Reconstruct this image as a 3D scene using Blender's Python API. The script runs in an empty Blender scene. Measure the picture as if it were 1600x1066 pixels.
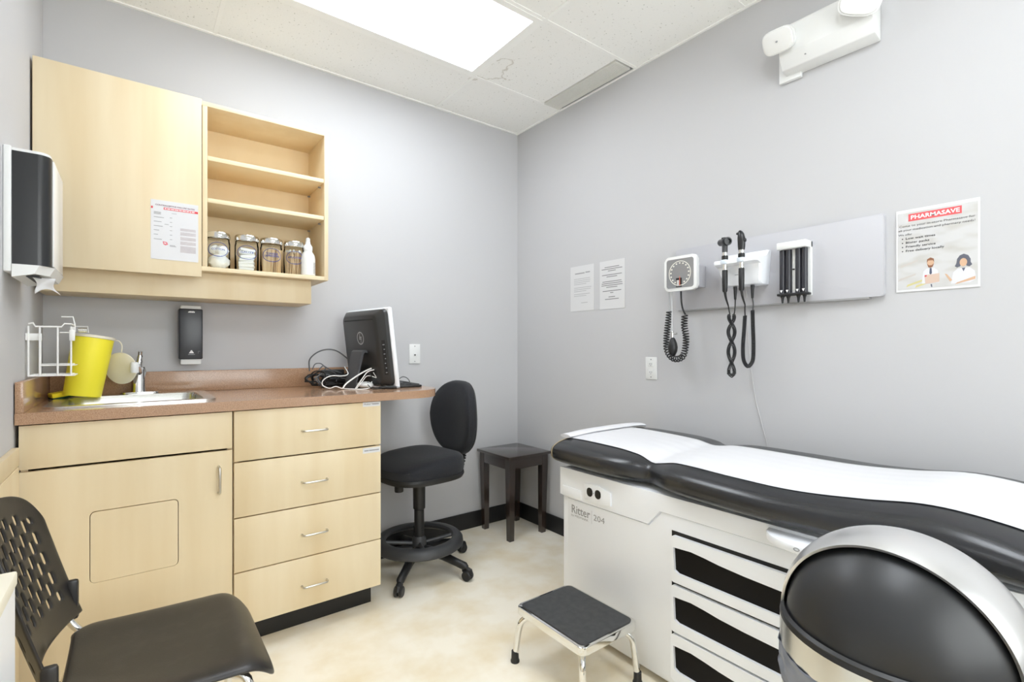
import bpy, bmesh, math, random
from mathutils import Vector, Matrix, noise
random.seed(7)
sc = bpy.context.scene
COL = sc.collection
PI = math.pi
# ------------------------------------------------------------------ camera, world, exposure
cam_d = bpy.data.cameras.new('camera'); cam = bpy.data.objects.new('camera', cam_d); COL.objects.link(cam)
cam.location = (-2.2071, -2.8289, 1.212)
cam.rotation_euler = (math.radians(90), 0, math.radians(52.663 - 90))
cam_d.sensor_width = 36; cam_d.lens = 774.9 / 1600 * 36; cam_d.shift_y = 11 / 1600
cam_d.clip_start = 0.02
sc.camera = cam
wd = bpy.data.worlds.new('world'); sc.world = wd; wd.use_nodes = True
wd.node_tree.nodes['Background'].inputs[0].default_value = (1, 1, 1, 1)
wd.node_tree.nodes['Background'].inputs[1].default_value = 5.5
sc.view_settings.view_transform = 'Standard'; sc.view_settings.look = 'None'
sc.view_settings.exposure = 0.10; sc.view_settings.gamma = 1.0; sc.view_settings.use_curve_mapping = False
sc.cycles.max_bounces = 24; sc.cycles.transparent_max_bounces = 32; sc.cycles.diffuse_bounces = 16
LIGHT = 10.0          # strength of the lit ceiling panels
H = 2.754             # ceiling height
LX = -2.508           # left wall
BY = -4.12             # wall behind the camera

# ------------------------------------------------------------------ helpers
def lin(c):
    return tuple(((v / 255) / 12.92 if v / 255 <= 0.04045 else ((v / 255 + 0.055) / 1.055) ** 2.4) for v in c[:3])
def mat(name, rgb, rough=0.5, metal=0.0, spec=0.5, coat=0.0, rgb2=None, scale=(8, 8, 8), detail=3, lo=0.35, hi=0.65, bump=0.0, bscale=200, emit=0.0, trans=0.0, sheen=0.0):
    m = bpy.data.materials.new(name); m.use_nodes = True
    nt = m.node_tree; b = nt.nodes['Principled BSDF']
    b.inputs['Base Color'].default_value = (*lin(rgb), 1)
    b.inputs['Roughness'].default_value = rough; b.inputs['Metallic'].default_value = metal
    b.inputs['Specular IOR Level'].default_value = spec
    if coat: b.inputs['Coat Weight'].default_value = coat; b.inputs['Coat Roughness'].default_value = 0.1
    if trans: b.inputs['Transmission Weight'].default_value = trans
    if sheen: b.inputs['Sheen Weight'].default_value = sheen
    geo = None
    if rgb2 is not None or bump:
        geo = nt.nodes.new('ShaderNodeNewGeometry')
    if rgb2 is not None:
        mp = nt.nodes.new('ShaderNodeMapping'); mp.inputs['Scale'].default_value = scale
        nz = nt.nodes.new('ShaderNodeTexNoise'); nz.inputs['Scale'].default_value = 1.0; nz.inputs['Detail'].default_value = detail
        rp = nt.nodes.new('ShaderNodeValToRGB')
        rp.color_ramp.elements[0].position = lo; rp.color_ramp.elements[1].position = hi
        rp.color_ramp.elements[0].color = (*lin(rgb), 1); rp.color_ramp.elements[1].color = (*lin(rgb2), 1)
        nt.links.new(geo.outputs['Position'], mp.inputs['Vector']); nt.links.new(mp.outputs['Vector'], nz.inputs['Vector'])
        nt.links.new(nz.outputs['Fac'], rp.inputs['Fac']); nt.links.new(rp.outputs['Color'], b.inputs['Base Color'])
    if bump:
        nb = nt.nodes.new('ShaderNodeTexNoise'); nb.inputs['Scale'].default_value = bscale; nb.inputs['Detail'].default_value = 2
        bp = nt.nodes.new('ShaderNodeBump'); bp.inputs['Strength'].default_value = bump; bp.inputs['Distance'].default_value = 0.002
        nt.links.new(geo.outputs['Position'], nb.inputs['Vector']); nt.links.new(nb.outputs['Fac'], bp.inputs['Height'])
        nt.links.new(bp.outputs['Normal'], b.inputs['Normal'])
    if emit:
        b.inputs['Emission Color'].default_value = (*lin(rgb), 1); b.inputs['Emission Strength'].default_value = emit
    return m

W = {}   # world matrix of each empty / part
def thing(name, label, cat, loc=(0, 0, 0), rotz=0.0, group=None, kind=None):
    o = bpy.data.objects.new(name, None); COL.objects.link(o)
    o.empty_display_size = 0.05
    o.location = loc; o.rotation_euler = (0, 0, rotz)
    W[o] = Matrix.Translation(Vector(loc)) @ Matrix.Rotation(rotz, 4, 'Z')
    tag(o, label, cat, group, kind); return o
def tag(o, label=None, cat=None, group=None, kind=None):
    if label: o['label'] = label
    if cat: o['category'] = cat
    if group: o['group'] = group
    if kind: o['kind'] = kind
    return o
def finish(me, smooth, ang):
    if smooth:
        for p in me.polygons: p.use_smooth = True
        try: me.set_sharp_from_angle(angle=math.radians(ang))
        except Exception: pass
def part(name, bm, m, parent, smooth=True, ang=40, local=False, label=None, norm=True):
    """a mesh that belongs to a thing; geometry given in world coordinates unless local"""
    if norm: bmesh.ops.recalc_face_normals(bm, faces=bm.faces)
    me = bpy.data.meshes.new(name); bm.to_mesh(me); bm.free()
    if not local: me.transform(W[parent].inverted())
    finish(me, smooth, ang); me.materials.append(m)
    o = bpy.data.objects.new(name, me); COL.objects.link(o); o.parent = parent
    W[o] = W[parent]
    if label: o['label'] = label
    return o
def solo(name, bm, m, label, cat, loc=(0, 0, 0), group=None, kind=None, smooth=True, ang=40):
    bmesh.ops.recalc_face_normals(bm, faces=bm.faces)
    me = bpy.data.meshes.new(name); bm.to_mesh(me); bm.free()
    me.transform(Matrix.Translation(-Vector(loc))); finish(me, smooth, ang); me.materials.append(m)
    o = bpy.data.objects.new(name, me); COL.objects.link(o); o.location = loc
    W[o] = Matrix.Translation(Vector(loc))
    return tag(o, label, cat, group, kind)
def struct(name, bm, m, label=None, smooth=False):
    return solo(name, bm, m, label, None, kind='structure', smooth=smooth)
def B(): return bmesh.new()
def box(bm, x0, x1, y0, y1, z0, z1, bev=0.0, seg=2, M=None):
    x0, x1 = min(x0, x1), max(x0, x1); y0, y1 = min(y0, y1), max(y0, y1); z0, z1 = min(z0, z1), max(z0, z1)
    t = bmesh.new() if bev else bm
    vs = [t.verts.new((x, y, z)) for x in (x0, x1) for y in (y0, y1) for z in (z0, z1)]
    for f in ((0, 1, 3, 2), (4, 6, 7, 5), (0, 4, 5, 1), (2, 3, 7, 6), (0, 2, 6, 4), (1, 5, 7, 3)):
        t.faces.new([vs[i] for i in f])
    if bev:
        bmesh.ops.bevel(t, geom=t.edges[:], offset=bev, segments=seg, profile=0.5, affect='EDGES')
        join(bm, t, M)
    elif M is not None:
        for v in vs: v.co = M @ v.co
    return bm
def join(bm, t, M=None):
    me = bpy.data.meshes.new('tmp'); t.to_mesh(me); t.free()
    if M is not None: me.transform(M)
    bm.from_mesh(me); bpy.data.meshes.remove(me)
def catmull(pts, n=8, closed=False):
    P = [Vector(p) for p in pts]; out = []; N = len(P)
    rng = range(N) if closed else range(N - 1)
    for i in rng:
        p0 = P[(i - 1) % N] if closed or i > 0 else P[i] * 2 - P[i + 1]
        p1 = P[i]; p2 = P[(i + 1) % N]
        p3 = P[(i + 2) % N] if closed or i + 2 < N else p2 * 2 - p1
        for k in range(n):
            t = k / n
            out.append(0.5 * ((2 * p1) + (p2 - p0) * t + (2 * p0 - 5 * p1 + 4 * p2 - p3) * t * t + (3 * p1 - p0 - 3 * p2 + p3) * t ** 3))
    if not closed: out.append(P[-1].copy())
    return out
def frames(P, closed=False):
    N = len(P); T = []
    for i in range(N):
        a = P[(i - 1) % N] if closed or i > 0 else P[0]
        b = P[(i + 1) % N] if closed or i < N - 1 else P[-1]
        d = (b - a); T.append(d.normalized() if d.length > 1e-9 else Vector((0, 0, 1)))
    up = Vector((0, 0, 1)) if abs(T[0].z) < 0.9 else Vector((1, 0, 0))
    n = (up - T[0] * up.dot(T[0])).normalized(); out = []
    for t in T:
        n = n - t * n.dot(t)
        if n.length < 1e-6: n = t.orthogonal()
        n = n.normalized(); out.append((t, n, t.cross(n)))
    return out
def tube(bm, pts, r, n=8, closed=False, caps=True):
    P = [Vector(p) for p in pts]; F = frames(P, closed); R = r if isinstance(r, (list, tuple)) else [r] * len(P)
    rings = []
    for p, (t, a, b), rr in zip(P, F, R):
        rings.append([bm.verts.new(p + a * (rr * math.cos(2 * PI * k / n)) + b * (rr * math.sin(2 * PI * k / n))) for k in range(n)])
    m = len(rings)
    for i in range(m if closed else m - 1):
        A = rings[i]; C = rings[(i + 1) % m]
        for k in range(n): bm.faces.new((A[k], A[(k + 1) % n], C[(k + 1) % n], C[k]))
    if caps and not closed:
        bm.faces.new(rings[0][::-1]); bm.faces.new(rings[-1])
    return bm
def coil(path, r, turns, per=9, ramp=0.0):
    """helix wound round a path of points"""
    N = turns * per; L = [0.0]
    for a, b in zip(path, path[1:]): L.append(L[-1] + (b - a).length)
    tot = L[-1]; dense = []; j = 0
    for i in range(N + 1):
        s = tot * i / N
        while j < len(L) - 2 and L[j + 1] < s: j += 1
        f = (s - L[j]) / max(1e-9, L[j + 1] - L[j]); dense.append(path[j].lerp(path[j + 1], min(1, max(0, f))))
    F = frames(dense)
    return [p + a * (r * math.cos(2 * PI * i / per)) + b * (r * math.sin(2 * PI * i / per)) for i, (p, (t, a, b)) in enumerate(zip(dense, F))]
def lathe(bm, prof, c=(0, 0, 0), n=24, M=None, cap0=True, cap1=True):
    rings = []
    for r, z in prof:
        ring = []
        for k in range(n):
            v = Vector((r * math.cos(2 * PI * k / n), r * math.sin(2 * PI * k / n), z))
            if M is not None: v = M @ v
            ring.append(bm.verts.new(v + Vector(c)))
        rings.append(ring)
    for A, C in zip(rings, rings[1:]):
        for k in range(n): bm.faces.new((A[k], A[(k + 1) % n], C[(k + 1) % n], C[k]))
    if cap0: bm.faces.new(rings[0][::-1])
    if cap1: bm.faces.new(rings[-1])
    return bm
def axis_M(d, up=None):
    """rotation taking +Z to direction d"""
    return Vector((0, 0, 1)).rotation_difference(Vector(d).normalized()).to_matrix().to_4x4()
AX = {'x': lambda a, b, h: Vector((h, a, b)), 'y': lambda a, b, h: Vector((a, h, b)), 'z': lambda a, b, h: Vector((a, b, h))}
def prism(bm, poly, h0, h1, axis='z', holes=(), bev=0.0, M=None):
    """polygon (2-D) extruded along an axis, with optional holes"""
    t = bmesh.new(); f = AX[axis]
    if not holes:
        lo = [t.verts.new(f(a, b, h0)) for a, b in poly]; hi = [t.verts.new(f(a, b, h1)) for a, b in poly]
        t.faces.new(lo); t.faces.new(hi[::-1]); n = len(poly)
        for i in range(n): t.faces.new((lo[i], lo[(i + 1) % n], hi[(i + 1) % n], hi[i]))
        if bev:
            ed = [e for e in t.edges if (e.verts[0].co - e.verts[1].co).length > 0 and all(len(fc.verts) >= 3 for fc in e.link_faces) and any(len(fc.verts) == n for fc in e.link_faces) and n > 4 or n <= 4]
            bmesh.ops.bevel(t, geom=ed, offset=bev, segments=2, profile=0.5, affect='EDGES', clamp_overlap=True)
    else:
        edges = []
        for lp in [poly] + list(holes):
            vs = [t.verts.new(f(a, b, h0)) for a, b in lp]
            edges += [t.edges.new((vs[i], vs[(i + 1) % len(vs)])) for i in range(len(vs))]
        bmesh.ops.triangle_fill(t, edges=edges, use_beauty=True, use_dissolve=False)
        r = bmesh.ops.extrude_face_region(t, geom=t.faces[:])
        d = f(0, 0, h1) - f(0, 0, h0)
        bmesh.ops.translate(t, vec=d, verts=[v for v in r['geom'] if isinstance(v, bmesh.types.BMVert)])
    join(bm, t, M); return bm
def rrect(a0, a1, b0, b1, r, n=5):
    out = []
    for ca, cb, s in ((a1 - r, b1 - r, 0), (a0 + r, b1 - r, 1), (a0 + r, b0 + r, 2), (a1 - r, b0 + r, 3)):
        for k in range(n + 1):
            t = (s + k / n) * PI / 2; out.append((ca + r * math.cos(t), cb + r * math.sin(t)))
    return out
def oval(ca, cb, ra, rb, n=28, ph=0):
    return [(ca + ra * math.cos(2 * PI * k / n + ph), cb + rb * math.sin(2 * PI * k / n + ph)) for k in range(n)]
def surf(bm, f, nu, nv, closed_u=False):
    g = [[bm.verts.new(f(i / nu if not closed_u else i / nu, j / nv)) for j in range(nv + 1)] for i in range(nu + (0 if closed_u else 1))]
    n = len(g)
    for i in range(n if closed_u else n - 1):
        for j in range(nv):
            bm.faces.new((g[i][j], g[(i + 1) % n][j], g[(i + 1) % n][j + 1], g[i][j + 1]))
    return g
def modif(o, kind, **kw):
    m = o.modifiers.new(kind.lower(), kind)
    for k, v in kw.items(): setattr(m, k, v)
    return m
def text_mesh(s, size=1.0, align='LEFT', bold=0.0, shear=0.0, spacing=1.0):
    cu = bpy.data.curves.new('txt', 'FONT'); cu.body = s; cu.size = size; cu.align_x = align
    cu.offset = bold; cu.shear = shear; cu.resolution_u = 2; cu.space_character = spacing
    o = bpy.data.objects.new('txt', cu); COL.objects.link(o)
    dg = bpy.context.evaluated_depsgraph_get(); me = bpy.data.meshes.new_from_object(o.evaluated_get(dg))
    bpy.data.objects.remove(o); bpy.data.curves.remove(cu); return me
def lettering(name, s, m, parent, origin, right, up, height, width=None, align='LEFT', bold=0.0, shear=0.0, warp=None, label=None):
    """flat print: cap height in metres, optional total width"""
    me = text_mesh(s, 1.0, align, bold, shear)
    xs = [v.co.x for v in me.vertices]; w = max(xs) - min(xs)
    k = height / 0.69; kx = k if width is None else width / w
    right, up, origin = Vector(right), Vector(up), Vector(origin)
    for v in me.vertices:
        a, b = v.co.x * kx, v.co.y * k
        v.co = warp(a, b) if warp else origin + right * a + up * b
    me.transform(W[parent].inverted())
    me.name = name; me.materials.clear(); me.materials.append(m)
    o = bpy.data.objects.new(name, me); COL.objects.link(o); o.parent = parent; W[o] = W[parent]
    if label: o['label'] = label
    return o
def strips(bm, rows, plane, d):
    """thin printed lines: rows of (a0,a1,b,h) in a wall plane"""
    for a0, a1, b, h in rows:
        f = AX[plane]; bm.faces.new([bm.verts.new(f(a, bb, d)) for a, bb in ((a0, b), (a1, b), (a1, b + h), (a0, b + h))])
    return bm

# ------------------------------------------------------------------ materials
M_wall = mat('wall_paint', (194, 194, 196), 0.6, spec=0.25, bump=0.05, bscale=350)
M_ceil = None
M_tbar = mat('white_tbar', (248, 248, 245), 0.5)
M_floor = mat('sheet_vinyl', (249, 242, 226), 0.36, rgb2=(235, 221, 191), scale=(5.5, 5.5, 5.5), detail=10, lo=0.40, hi=0.70, spec=0.4)
M_base = mat('black_vinyl', (26, 26, 27), 0.45)
M_maple = mat('maple_laminate', (229, 214, 183), 0.42, rgb2=(218, 198, 160), scale=(9, 9, 0.9), detail=4, lo=0.3, hi=0.75, spec=0.35)
M_maple_in = mat('maple_inside', (238, 222, 188), 0.5, rgb2=(230, 210, 170), scale=(6, 6, 1.2), detail=4, lo=0.3, hi=0.75, spec=0.3)
M_brown = mat('brown_laminate', (184, 148, 118), 0.2, coat=.35, rgb2=(154, 119, 92), scale=(330, 330, 330), detail=3, lo=0.36, hi=0.66, spec=0.5)
M_steel = mat('brushed_steel', (214, 214, 210), 0.24, 1.0)
M_chrome = mat('chrome', (232, 232, 230), 0.07, 1.0)
M_nickel = mat('satin_nickel', (205, 202, 194), 0.28, 1.0)
M_black = mat('black_plastic', (30, 30, 31), 0.42)
M_blackg = mat('black_gloss', (34, 35, 37), 0.28)
M_dark = mat('near_black', (16, 15, 14), 0.5)
M_white = mat('white_plastic', (228, 229, 228), 0.35)
M_whitem = mat('white_enamel', (243, 246, 251), 0.3)
M_paper = mat('paper', (218, 218, 220), 0.7, spec=0.2)
M_cream = mat('cream_plastic', (236, 230, 212), 0.5)
M_vinyl = mat('black_vinyl_upholstery', (36, 37, 40), 0.27, spec=0.6, bump=0.05, bscale=500)
M_fabric = mat('black_fabric', (36, 37, 41), 0.9, spec=0.2, rgb2=(46, 47, 51), scale=(300, 300, 300), bump=0.25, bscale=900, sheen=0.1)
M_espresso = mat('espresso_wood', (38, 28, 24), 0.2, coat=.6, rgb2=(52, 40, 34), scale=(14, 14, 2), spec=0.6)
M_yellow = mat('yellow_plastic', (252, 238, 60), 0.42)
M_grey = mat('grey_plastic', (150, 152, 155), 0.45)
M_board = mat('grey_board', (188, 188, 193), 0.45)
M_inkblue = mat('blue_print', (36, 66, 150), 0.5)
M_ink = mat('black_print', (62, 62, 64), 0.6)
M_inkl = mat('grey_print', (150, 150, 152), 0.6)
M_red = mat('red_print', (214, 58, 66), 0.55)
M_whitep = mat('white_print', (248, 248, 248), 0.6)
M_liner = mat('bag_plastic', (120, 126, 140), 0.25, spec=0.6)

# ceiling tile: white with fine fissures and an old water stain with its own outline
def make_tile_mat():
    m = mat('mineral_tile', (246, 246, 243), 0.85, spec=0.1); nt = m.node_tree; b = nt.nodes['Principled BSDF']
    g = nt.nodes.new('ShaderNodeNewGeometry')
    n1 = nt.nodes.new('ShaderNodeTexNoise'); n1.inputs['Scale'].default_value = 95; n1.inputs['Detail'].default_value = 2
    r1 = nt.nodes.new('ShaderNodeValToRGB'); r1.color_ramp.elements[0].position = 0.27; r1.color_ramp.elements[1].position = 0.33
    r1.color_ramp.elements[0].color = (*lin((196, 196, 190)), 1); r1.color_ramp.elements[1].color = (*lin((246, 246, 243)), 1)
    nt.links.new(g.outputs['Position'], n1.inputs['Vector']); nt.links.new(n1.outputs['Fac'], r1.inputs['Fac'])
    # stain: wobbly ring on the tile beside the light
    n2 = nt.nodes.new('ShaderNodeTexNoise'); n2.inputs['Scale'].default_value = 9; n2.inputs['Detail'].default_value = 4
    nt.links.new(g.outputs['Position'], n2.inputs['Vector'])
    vd = nt.nodes.new('ShaderNodeVectorMath'); vd.operation = 'DISTANCE'; vd.inputs[1].default_value = (-0.64, -0.56, H)
    nt.links.new(g.outputs['Position'], vd.inputs[0])
    ma = nt.nodes.new('ShaderNodeMath'); ma.operation = 'MULTIPLY_ADD'; ma.inputs[1].default_value = 0.34
    nt.links.new(n2.outputs['Fac'], ma.inputs[0]); nt.links.new(vd.outputs['Value'], ma.inputs[2])
    r2 = nt.nodes.new('ShaderNodeValToRGB'); e = r2.color_ramp.elements
    e[0].position = 0.270; e[0].color = (0, 0, 0, 1); e[1].position = 0.294; e[1].color = (0, 0, 0, 1)
    k = e.new(0.283); k.color = (0.55, 0.55, 0.55, 1)
    nt.links.new(ma.outputs[0], r2.inputs['Fac'])
    mx = nt.nodes.new('ShaderNodeMix'); mx.data_type = 'RGBA'
    nt.links.new(r2.outputs['Color'], mx.inputs['Factor']); nt.links.new(r1.outputs['Color'], mx.inputs['A'])
    mx.inputs['B'].default_value = (*lin((176, 168, 152)), 1)
    nt.links.new(mx.outputs['Result'], b.inputs['Base Color'])
    bp = nt.nodes.new('ShaderNodeBump'); bp.inputs['Strength'].default_value = 0.2; bp.inputs['Distance'].default_value = 0.002
    nt.links.new(n1.outputs['Fac'], bp.inputs['Height']); nt.links.new(bp.outputs['Normal'], b.inputs['Normal'])
    return m
M_ceil = make_tile_mat()
def make_glass():
    m = bpy.data.materials.new('thin_glass'); m.use_nodes = True; nt = m.node_tree; nt.nodes.clear()
    o = nt.nodes.new('ShaderNodeOutputMaterial'); mx = nt.nodes.new('ShaderNodeMixShader')
    t = nt.nodes.new('ShaderNodeBsdfTransparent'); t.inputs[0].default_value = (0.95, 0.97, 0.97, 1)
    g = nt.nodes.new('ShaderNodeBsdfGlossy'); g.inputs['Roughness'].default_value = 0.03
    lw = nt.nodes.new('ShaderNodeLayerWeight'); lw.inputs['Blend'].default_value = 0.12
    nt.links.new(lw.outputs['Fresnel'], mx.inputs[0]); nt.links.new(t.outputs[0], mx.inputs[1]); nt.links.new(g.outputs[0], mx.inputs[2])
    nt.links.new(mx.outputs[0], o.inputs[0]); return m
M_glass = make_glass()
M_lamp = mat('lit_diffuser', (242, 248, 255), 0.5, emit=LIGHT)

# ------------------------------------------------------------------ room shell
struct('floor', box(B(), LX, 0, BY, 0, -0.08, 0), M_floor, 'beige mottled sheet vinyl floor')
struct('wall_back', box(B(), LX - .1, .1, 0, .1, -0.08, H + .12), M_wall, 'pale grey painted wall behind the cabinets')
struct('wall_right', box(B(), 0, .1, BY, 0, -0.08, H + .12), M_wall, 'pale grey painted wall behind the exam table')
struct('wall_left', box(B(), LX - .1, LX, BY, 0, -0.08, H + .12), M_wall, 'pale grey painted wall at the left')
wx0, wx1, wz0, wz1 = -2.35, -.25, .75, 2.45
struct('wall_front', prism(B(), [(LX - .1, -.08), (.1, -.08), (.1, H + .12), (LX - .1, H + .12)], BY - .1, BY, 'y', holes=[[(wx0, wz0), (wx1, wz0), (wx1, wz1), (wx0, wz1)]]), M_wall, 'pale grey painted wall behind the viewer')
wn = struct('fill_window_1', prism(B(), [(wx0, wz0), (wx1, wz0), (wx1, wz1), (wx0, wz1)], BY - .08, BY - .02, 'y', holes=[[(wx0 + .05, wz0 + .05), (-1.325, wz0 + .05), (-1.325, wz1 - .05), (wx0 + .05, wz1 - .05)], [(-1.275, wz0 + .05), (wx1 - .05, wz0 + .05), (wx1 - .05, wz1 - .05), (-1.275, wz1 - .05)]]), M_tbar, 'white framed window added in the unseen wall behind the viewer for fill light')  # added, unseen window that lets the white world in as fill light
for a0, a1 in ((wx0 + .05, -1.325), (-1.275, wx1 - .05)): part('pane', box(B(), a0, a1, BY - .052, BY - .048, wz0 + .05, wz1 - .05), M_glass, wn, smooth=False)
ceil = struct('ceiling', box(B(), LX, 0, BY, 0, H + .06, H + .12), M_tbar, 'suspended ceiling of white mineral tiles')
GX = [LX, -1.89, -.67, 0]; GY = [BY, -3.51, -2.90, -2.29, -1.68, -1.07, -.46, 0]
for i in range(3):
    for j in range(7):
        if i == 1 and j in (2, 5): continue
        x1 = GX[i + 1] - .003
        if i == 2 and j == 5: x1 = -.158
        part('ceiling_tile', box(B(), GX[i] + .003, x1, GY[j] + .003, GY[j + 1] - .003, H + .002, H + .016), M_ceil, ceil, smooth=False)
tb = B()
for x in (-1.89, -.67): box(tb, x - .009, x + .009, BY, 0, H - .0012, H + .03)
for y in GY[1:-1]: box(tb, LX, 0, y - .009, y + .009, H - .001, H + .03)
part('ceiling_grid', tb, M_tbar, ceil, smooth=False)
an = B(); box(an, LX, 0, -.014, 0, H - .004, H + .002); box(an, -.014, 0, BY, -.014, H - .004, H + .002); box(an, LX, LX + .014, BY, -.014, H - .004, H + .002)
part('edge_angle', an, M_tbar, ceil, smooth=False)
struct('baseboard_back', box(B(), -1.29, 0, -.012, 0, 0, .108, .003), M_base, 'black rubber baseboard along the wall behind the stool')
struct('baseboard_right', box(B(), -.012, 0, BY, -.012, 0, .108, .003), M_base, 'black rubber baseboard along the wall behind the exam table')
tr = struct('trim_1', box(B(), LX, LX + .017, BY, -.668, 0.0, .842, .002), M_maple, 'maple wall protection panel on the left wall')
part('top_rail', box(B(), LX, LX + .017, BY, -.668, .845, .902, .002), M_maple, tr)

# ------------------------------------------------------------------ ceiling lights and vent
def troffer(y0, y1, label):
    x0, x1 = -1.89 + .009, -.67 - .009; y0 += .009; y1 -= .009; w = .032
    t = thing('ceiling_light', label, 'light', ((x0 + x1) / 2, (y0 + y1) / 2, H), group='recessed ceiling lights')
    part('frame', prism(B(), [(x0, y0), (x1, y0), (x1, y1), (x0, y1)], H - .003, H + .03, holes=[[(x0 + w, y0 + w), (x1 - w, y0 + w), (x1 - w, y1 - w), (x0 + w, y1 - w)]]), M_tbar, t, smooth=False)
    part('diffuser', box(B(), x0 + w - .002, x1 - w + .002, y0 + w - .002, y1 - w + .002, H + .002, H + .008), M_lamp, t, smooth=False, label='glowing white light panel')
    return t
troffer(-1.07, -.46, 'glowing recessed ceiling light panel above the counter stool')
troffer(-2.90, -2.29, 'glowing ceiling light panel added out of view above the viewer for fill light')  # second fixture, out of view, added to supply fill light
v = thing('ceiling_vent', 'grey perforated strip vent in the ceiling beside the right wall', 'vent', (-.092, -.755, H))
x0, x1, y0, y1 = -.150, -.030, -1.048, -.466
M_vent = mat('vent_metal', (226, 225, 219), 0.45)
part('frame', prism(B(), [(x0, y0), (x1, y0), (x1, y1), (x0, y1)], H - .005, H + .01, holes=[[(x0 + .006, y0 + .006), (x1 - .006, y0 + .006), (x1 - .006, y1 - .006), (x0 + .006, y1 - .006)]]), M_vent, v, smooth=False)
g = B(); nx, ny = 11, 56
for i in range(nx + 1): xx = x0 + .006 + (x1 - x0 - .012) * i / nx; box(g, xx - .0026, xx + .0026, y0 + .006, y1 - .006, H - .004, H - .002)
for j in range(ny + 1): yy = y0 + .006 + (y1 - y0 - .012) * j / ny; box(g, x0 + .006, x1 - .006, yy - .0026, yy + .0026, H - .0042, H - .0022)
gr = part('grille', g, M_vent, v, smooth=False); gr['kind'] = 'stuff'
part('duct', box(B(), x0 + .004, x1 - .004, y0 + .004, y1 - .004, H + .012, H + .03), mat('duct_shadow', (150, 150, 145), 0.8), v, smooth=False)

# ------------------------------------------------------------------ wall cabinet
wc = thing('wall_cabinet', 'maple wall cabinet with one door and open shelves above the sink', 'cabinet', (-1.97, -.16, 1.43))
cf = -.312; xl, xr, zb, zt = -2.500, -1.437, 1.547, 2.282; th = .019
part('side_panel', box(B(), xl, xl + th, cf, -.002, zb, zt, .001), M_maple, wc)
part('side_panel', box(B(), xr - th, xr, cf, -.002, zb, zt, .001), M_maple, wc)
part('divider', box(B(), -1.971, -1.971 + th, cf, -.02, zb + th, zt - th, .001), M_maple, wc)
part('top_panel', box(B(), xl + th, xr - th, cf, -.002, zt - th, zt, .001), M_maple, wc)
part('bottom_panel', box(B(), xl + th, xr - th, cf, -.002, zb, zb + th, .001), M_maple, wc)
part('back_panel', box(B(), xl + th, xr - th, -.034, -.022, zb + th, zt - th), M_maple_in, wc)
for z in (2.050, 1.866):
    s = part('shelf', box(B(), -1.951, xr - th - .001, cf + .004, -.036, z - th, z, .001), M_maple_in, wc)
for z in (2.028, 1.844):
    for y in (-.06, -.25): part('shelf_pin', lathe(B(), [(.004, 0), (.004, .012)], (xr - th - .012, y, z - .006), 8, Matrix.Rotation(PI / 2, 4, 'Y')), M_grey, wc)
part('door', box(B(), -2.501, -1.975, -.332, -.3135, 1.517, 2.281, .0015), M_maple, wc)
part('valance', box(B(), -2.500, -1.502, -.252, -.006, 1.432, 1.546, .0015), M_maple, wc)

n1 = thing('wall_notice', 'white printed notice with red band taped to the cabinet door', 'notice', (-2.07, -.332, 1.575))
part('sheet', box(B(), -2.152, -1.988, -.3332, -.3323, 1.577, 1.820), M_paper, n1, smooth=False)
pn = -.3336
lettering('title', 'CONTRACEPTIVE FAILURE RATES', mat('plum_print', (120, 70, 92), .6), n1, (-2.137, pn, 1.797), (1, 0, 0), (0, 0, 1), .0056, .136, bold=.02)
part('band', strips(B(), [(-2.151, -2.145, 1.783, .009), (-2.109, -1.989, 1.783, .009)], 'y', pn), M_red, n1, smooth=False)
part('band_print', strips(B(), [(a, a + w_, 1.786, .003) for a, w_ in ((-2.106, .007), (-2.097, .010), (-2.085, .012), (-2.071, .013), (-2.056, .010), (-2.044, .012), (-2.030, .009), (-2.019, .006), (-2.011, .010))], 'y', pn - .0003), M_whitep, n1, smooth=False)
rows = [(-2.142, -2.118, 1.770 - k * .003, .0014) for k in range(4)]
for z, a in ((1.748, .034), (1.730, .026), (1.712, .03), (1.695, .018), (1.677, .014), (1.658, .027)):
    rows.append((-2.142, -2.142 + a, z, .0022)); rows.append((-2.088, -2.080, z + .003, .0018))
rows += [(-2.082, -2.064, 1.770, .0015), (-2.106, -2.092, 1.722, .0018), (-2.088, -2.07, 1.637, .002), (-2.088, -2.066, 1.633, .002)]
part('print_lines', strips(B(), rows, 'y', pn), M_inkl, n1, smooth=False)
tx = []
for z0, n in ((1.712, 4), (1.696, 5), (1.676, 5), (1.657, 5), (1.638, 10)):
    for k in range(n): tx.append((-2.052, -1.997, z0 - k * .0028, .0015))
part('fine_print', strips(B(), tx, 'y', pn), mat('pale_print', (196, 186, 188), .6), n1, smooth=False)
part('emblem', prism(B(), [(-2.112, 1.652), (-2.098, 1.650), (-2.094, 1.640), (-2.103, 1.636), (-2.110, 1.640)], pn, pn + .0003, 'y', holes=[[(-2.108, 1.648), (-2.101, 1.647), (-2.100, 1.642), (-2.107, 1.643)]]), mat('pink_print', (226, 120, 130), .6), n1, smooth=False)

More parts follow.
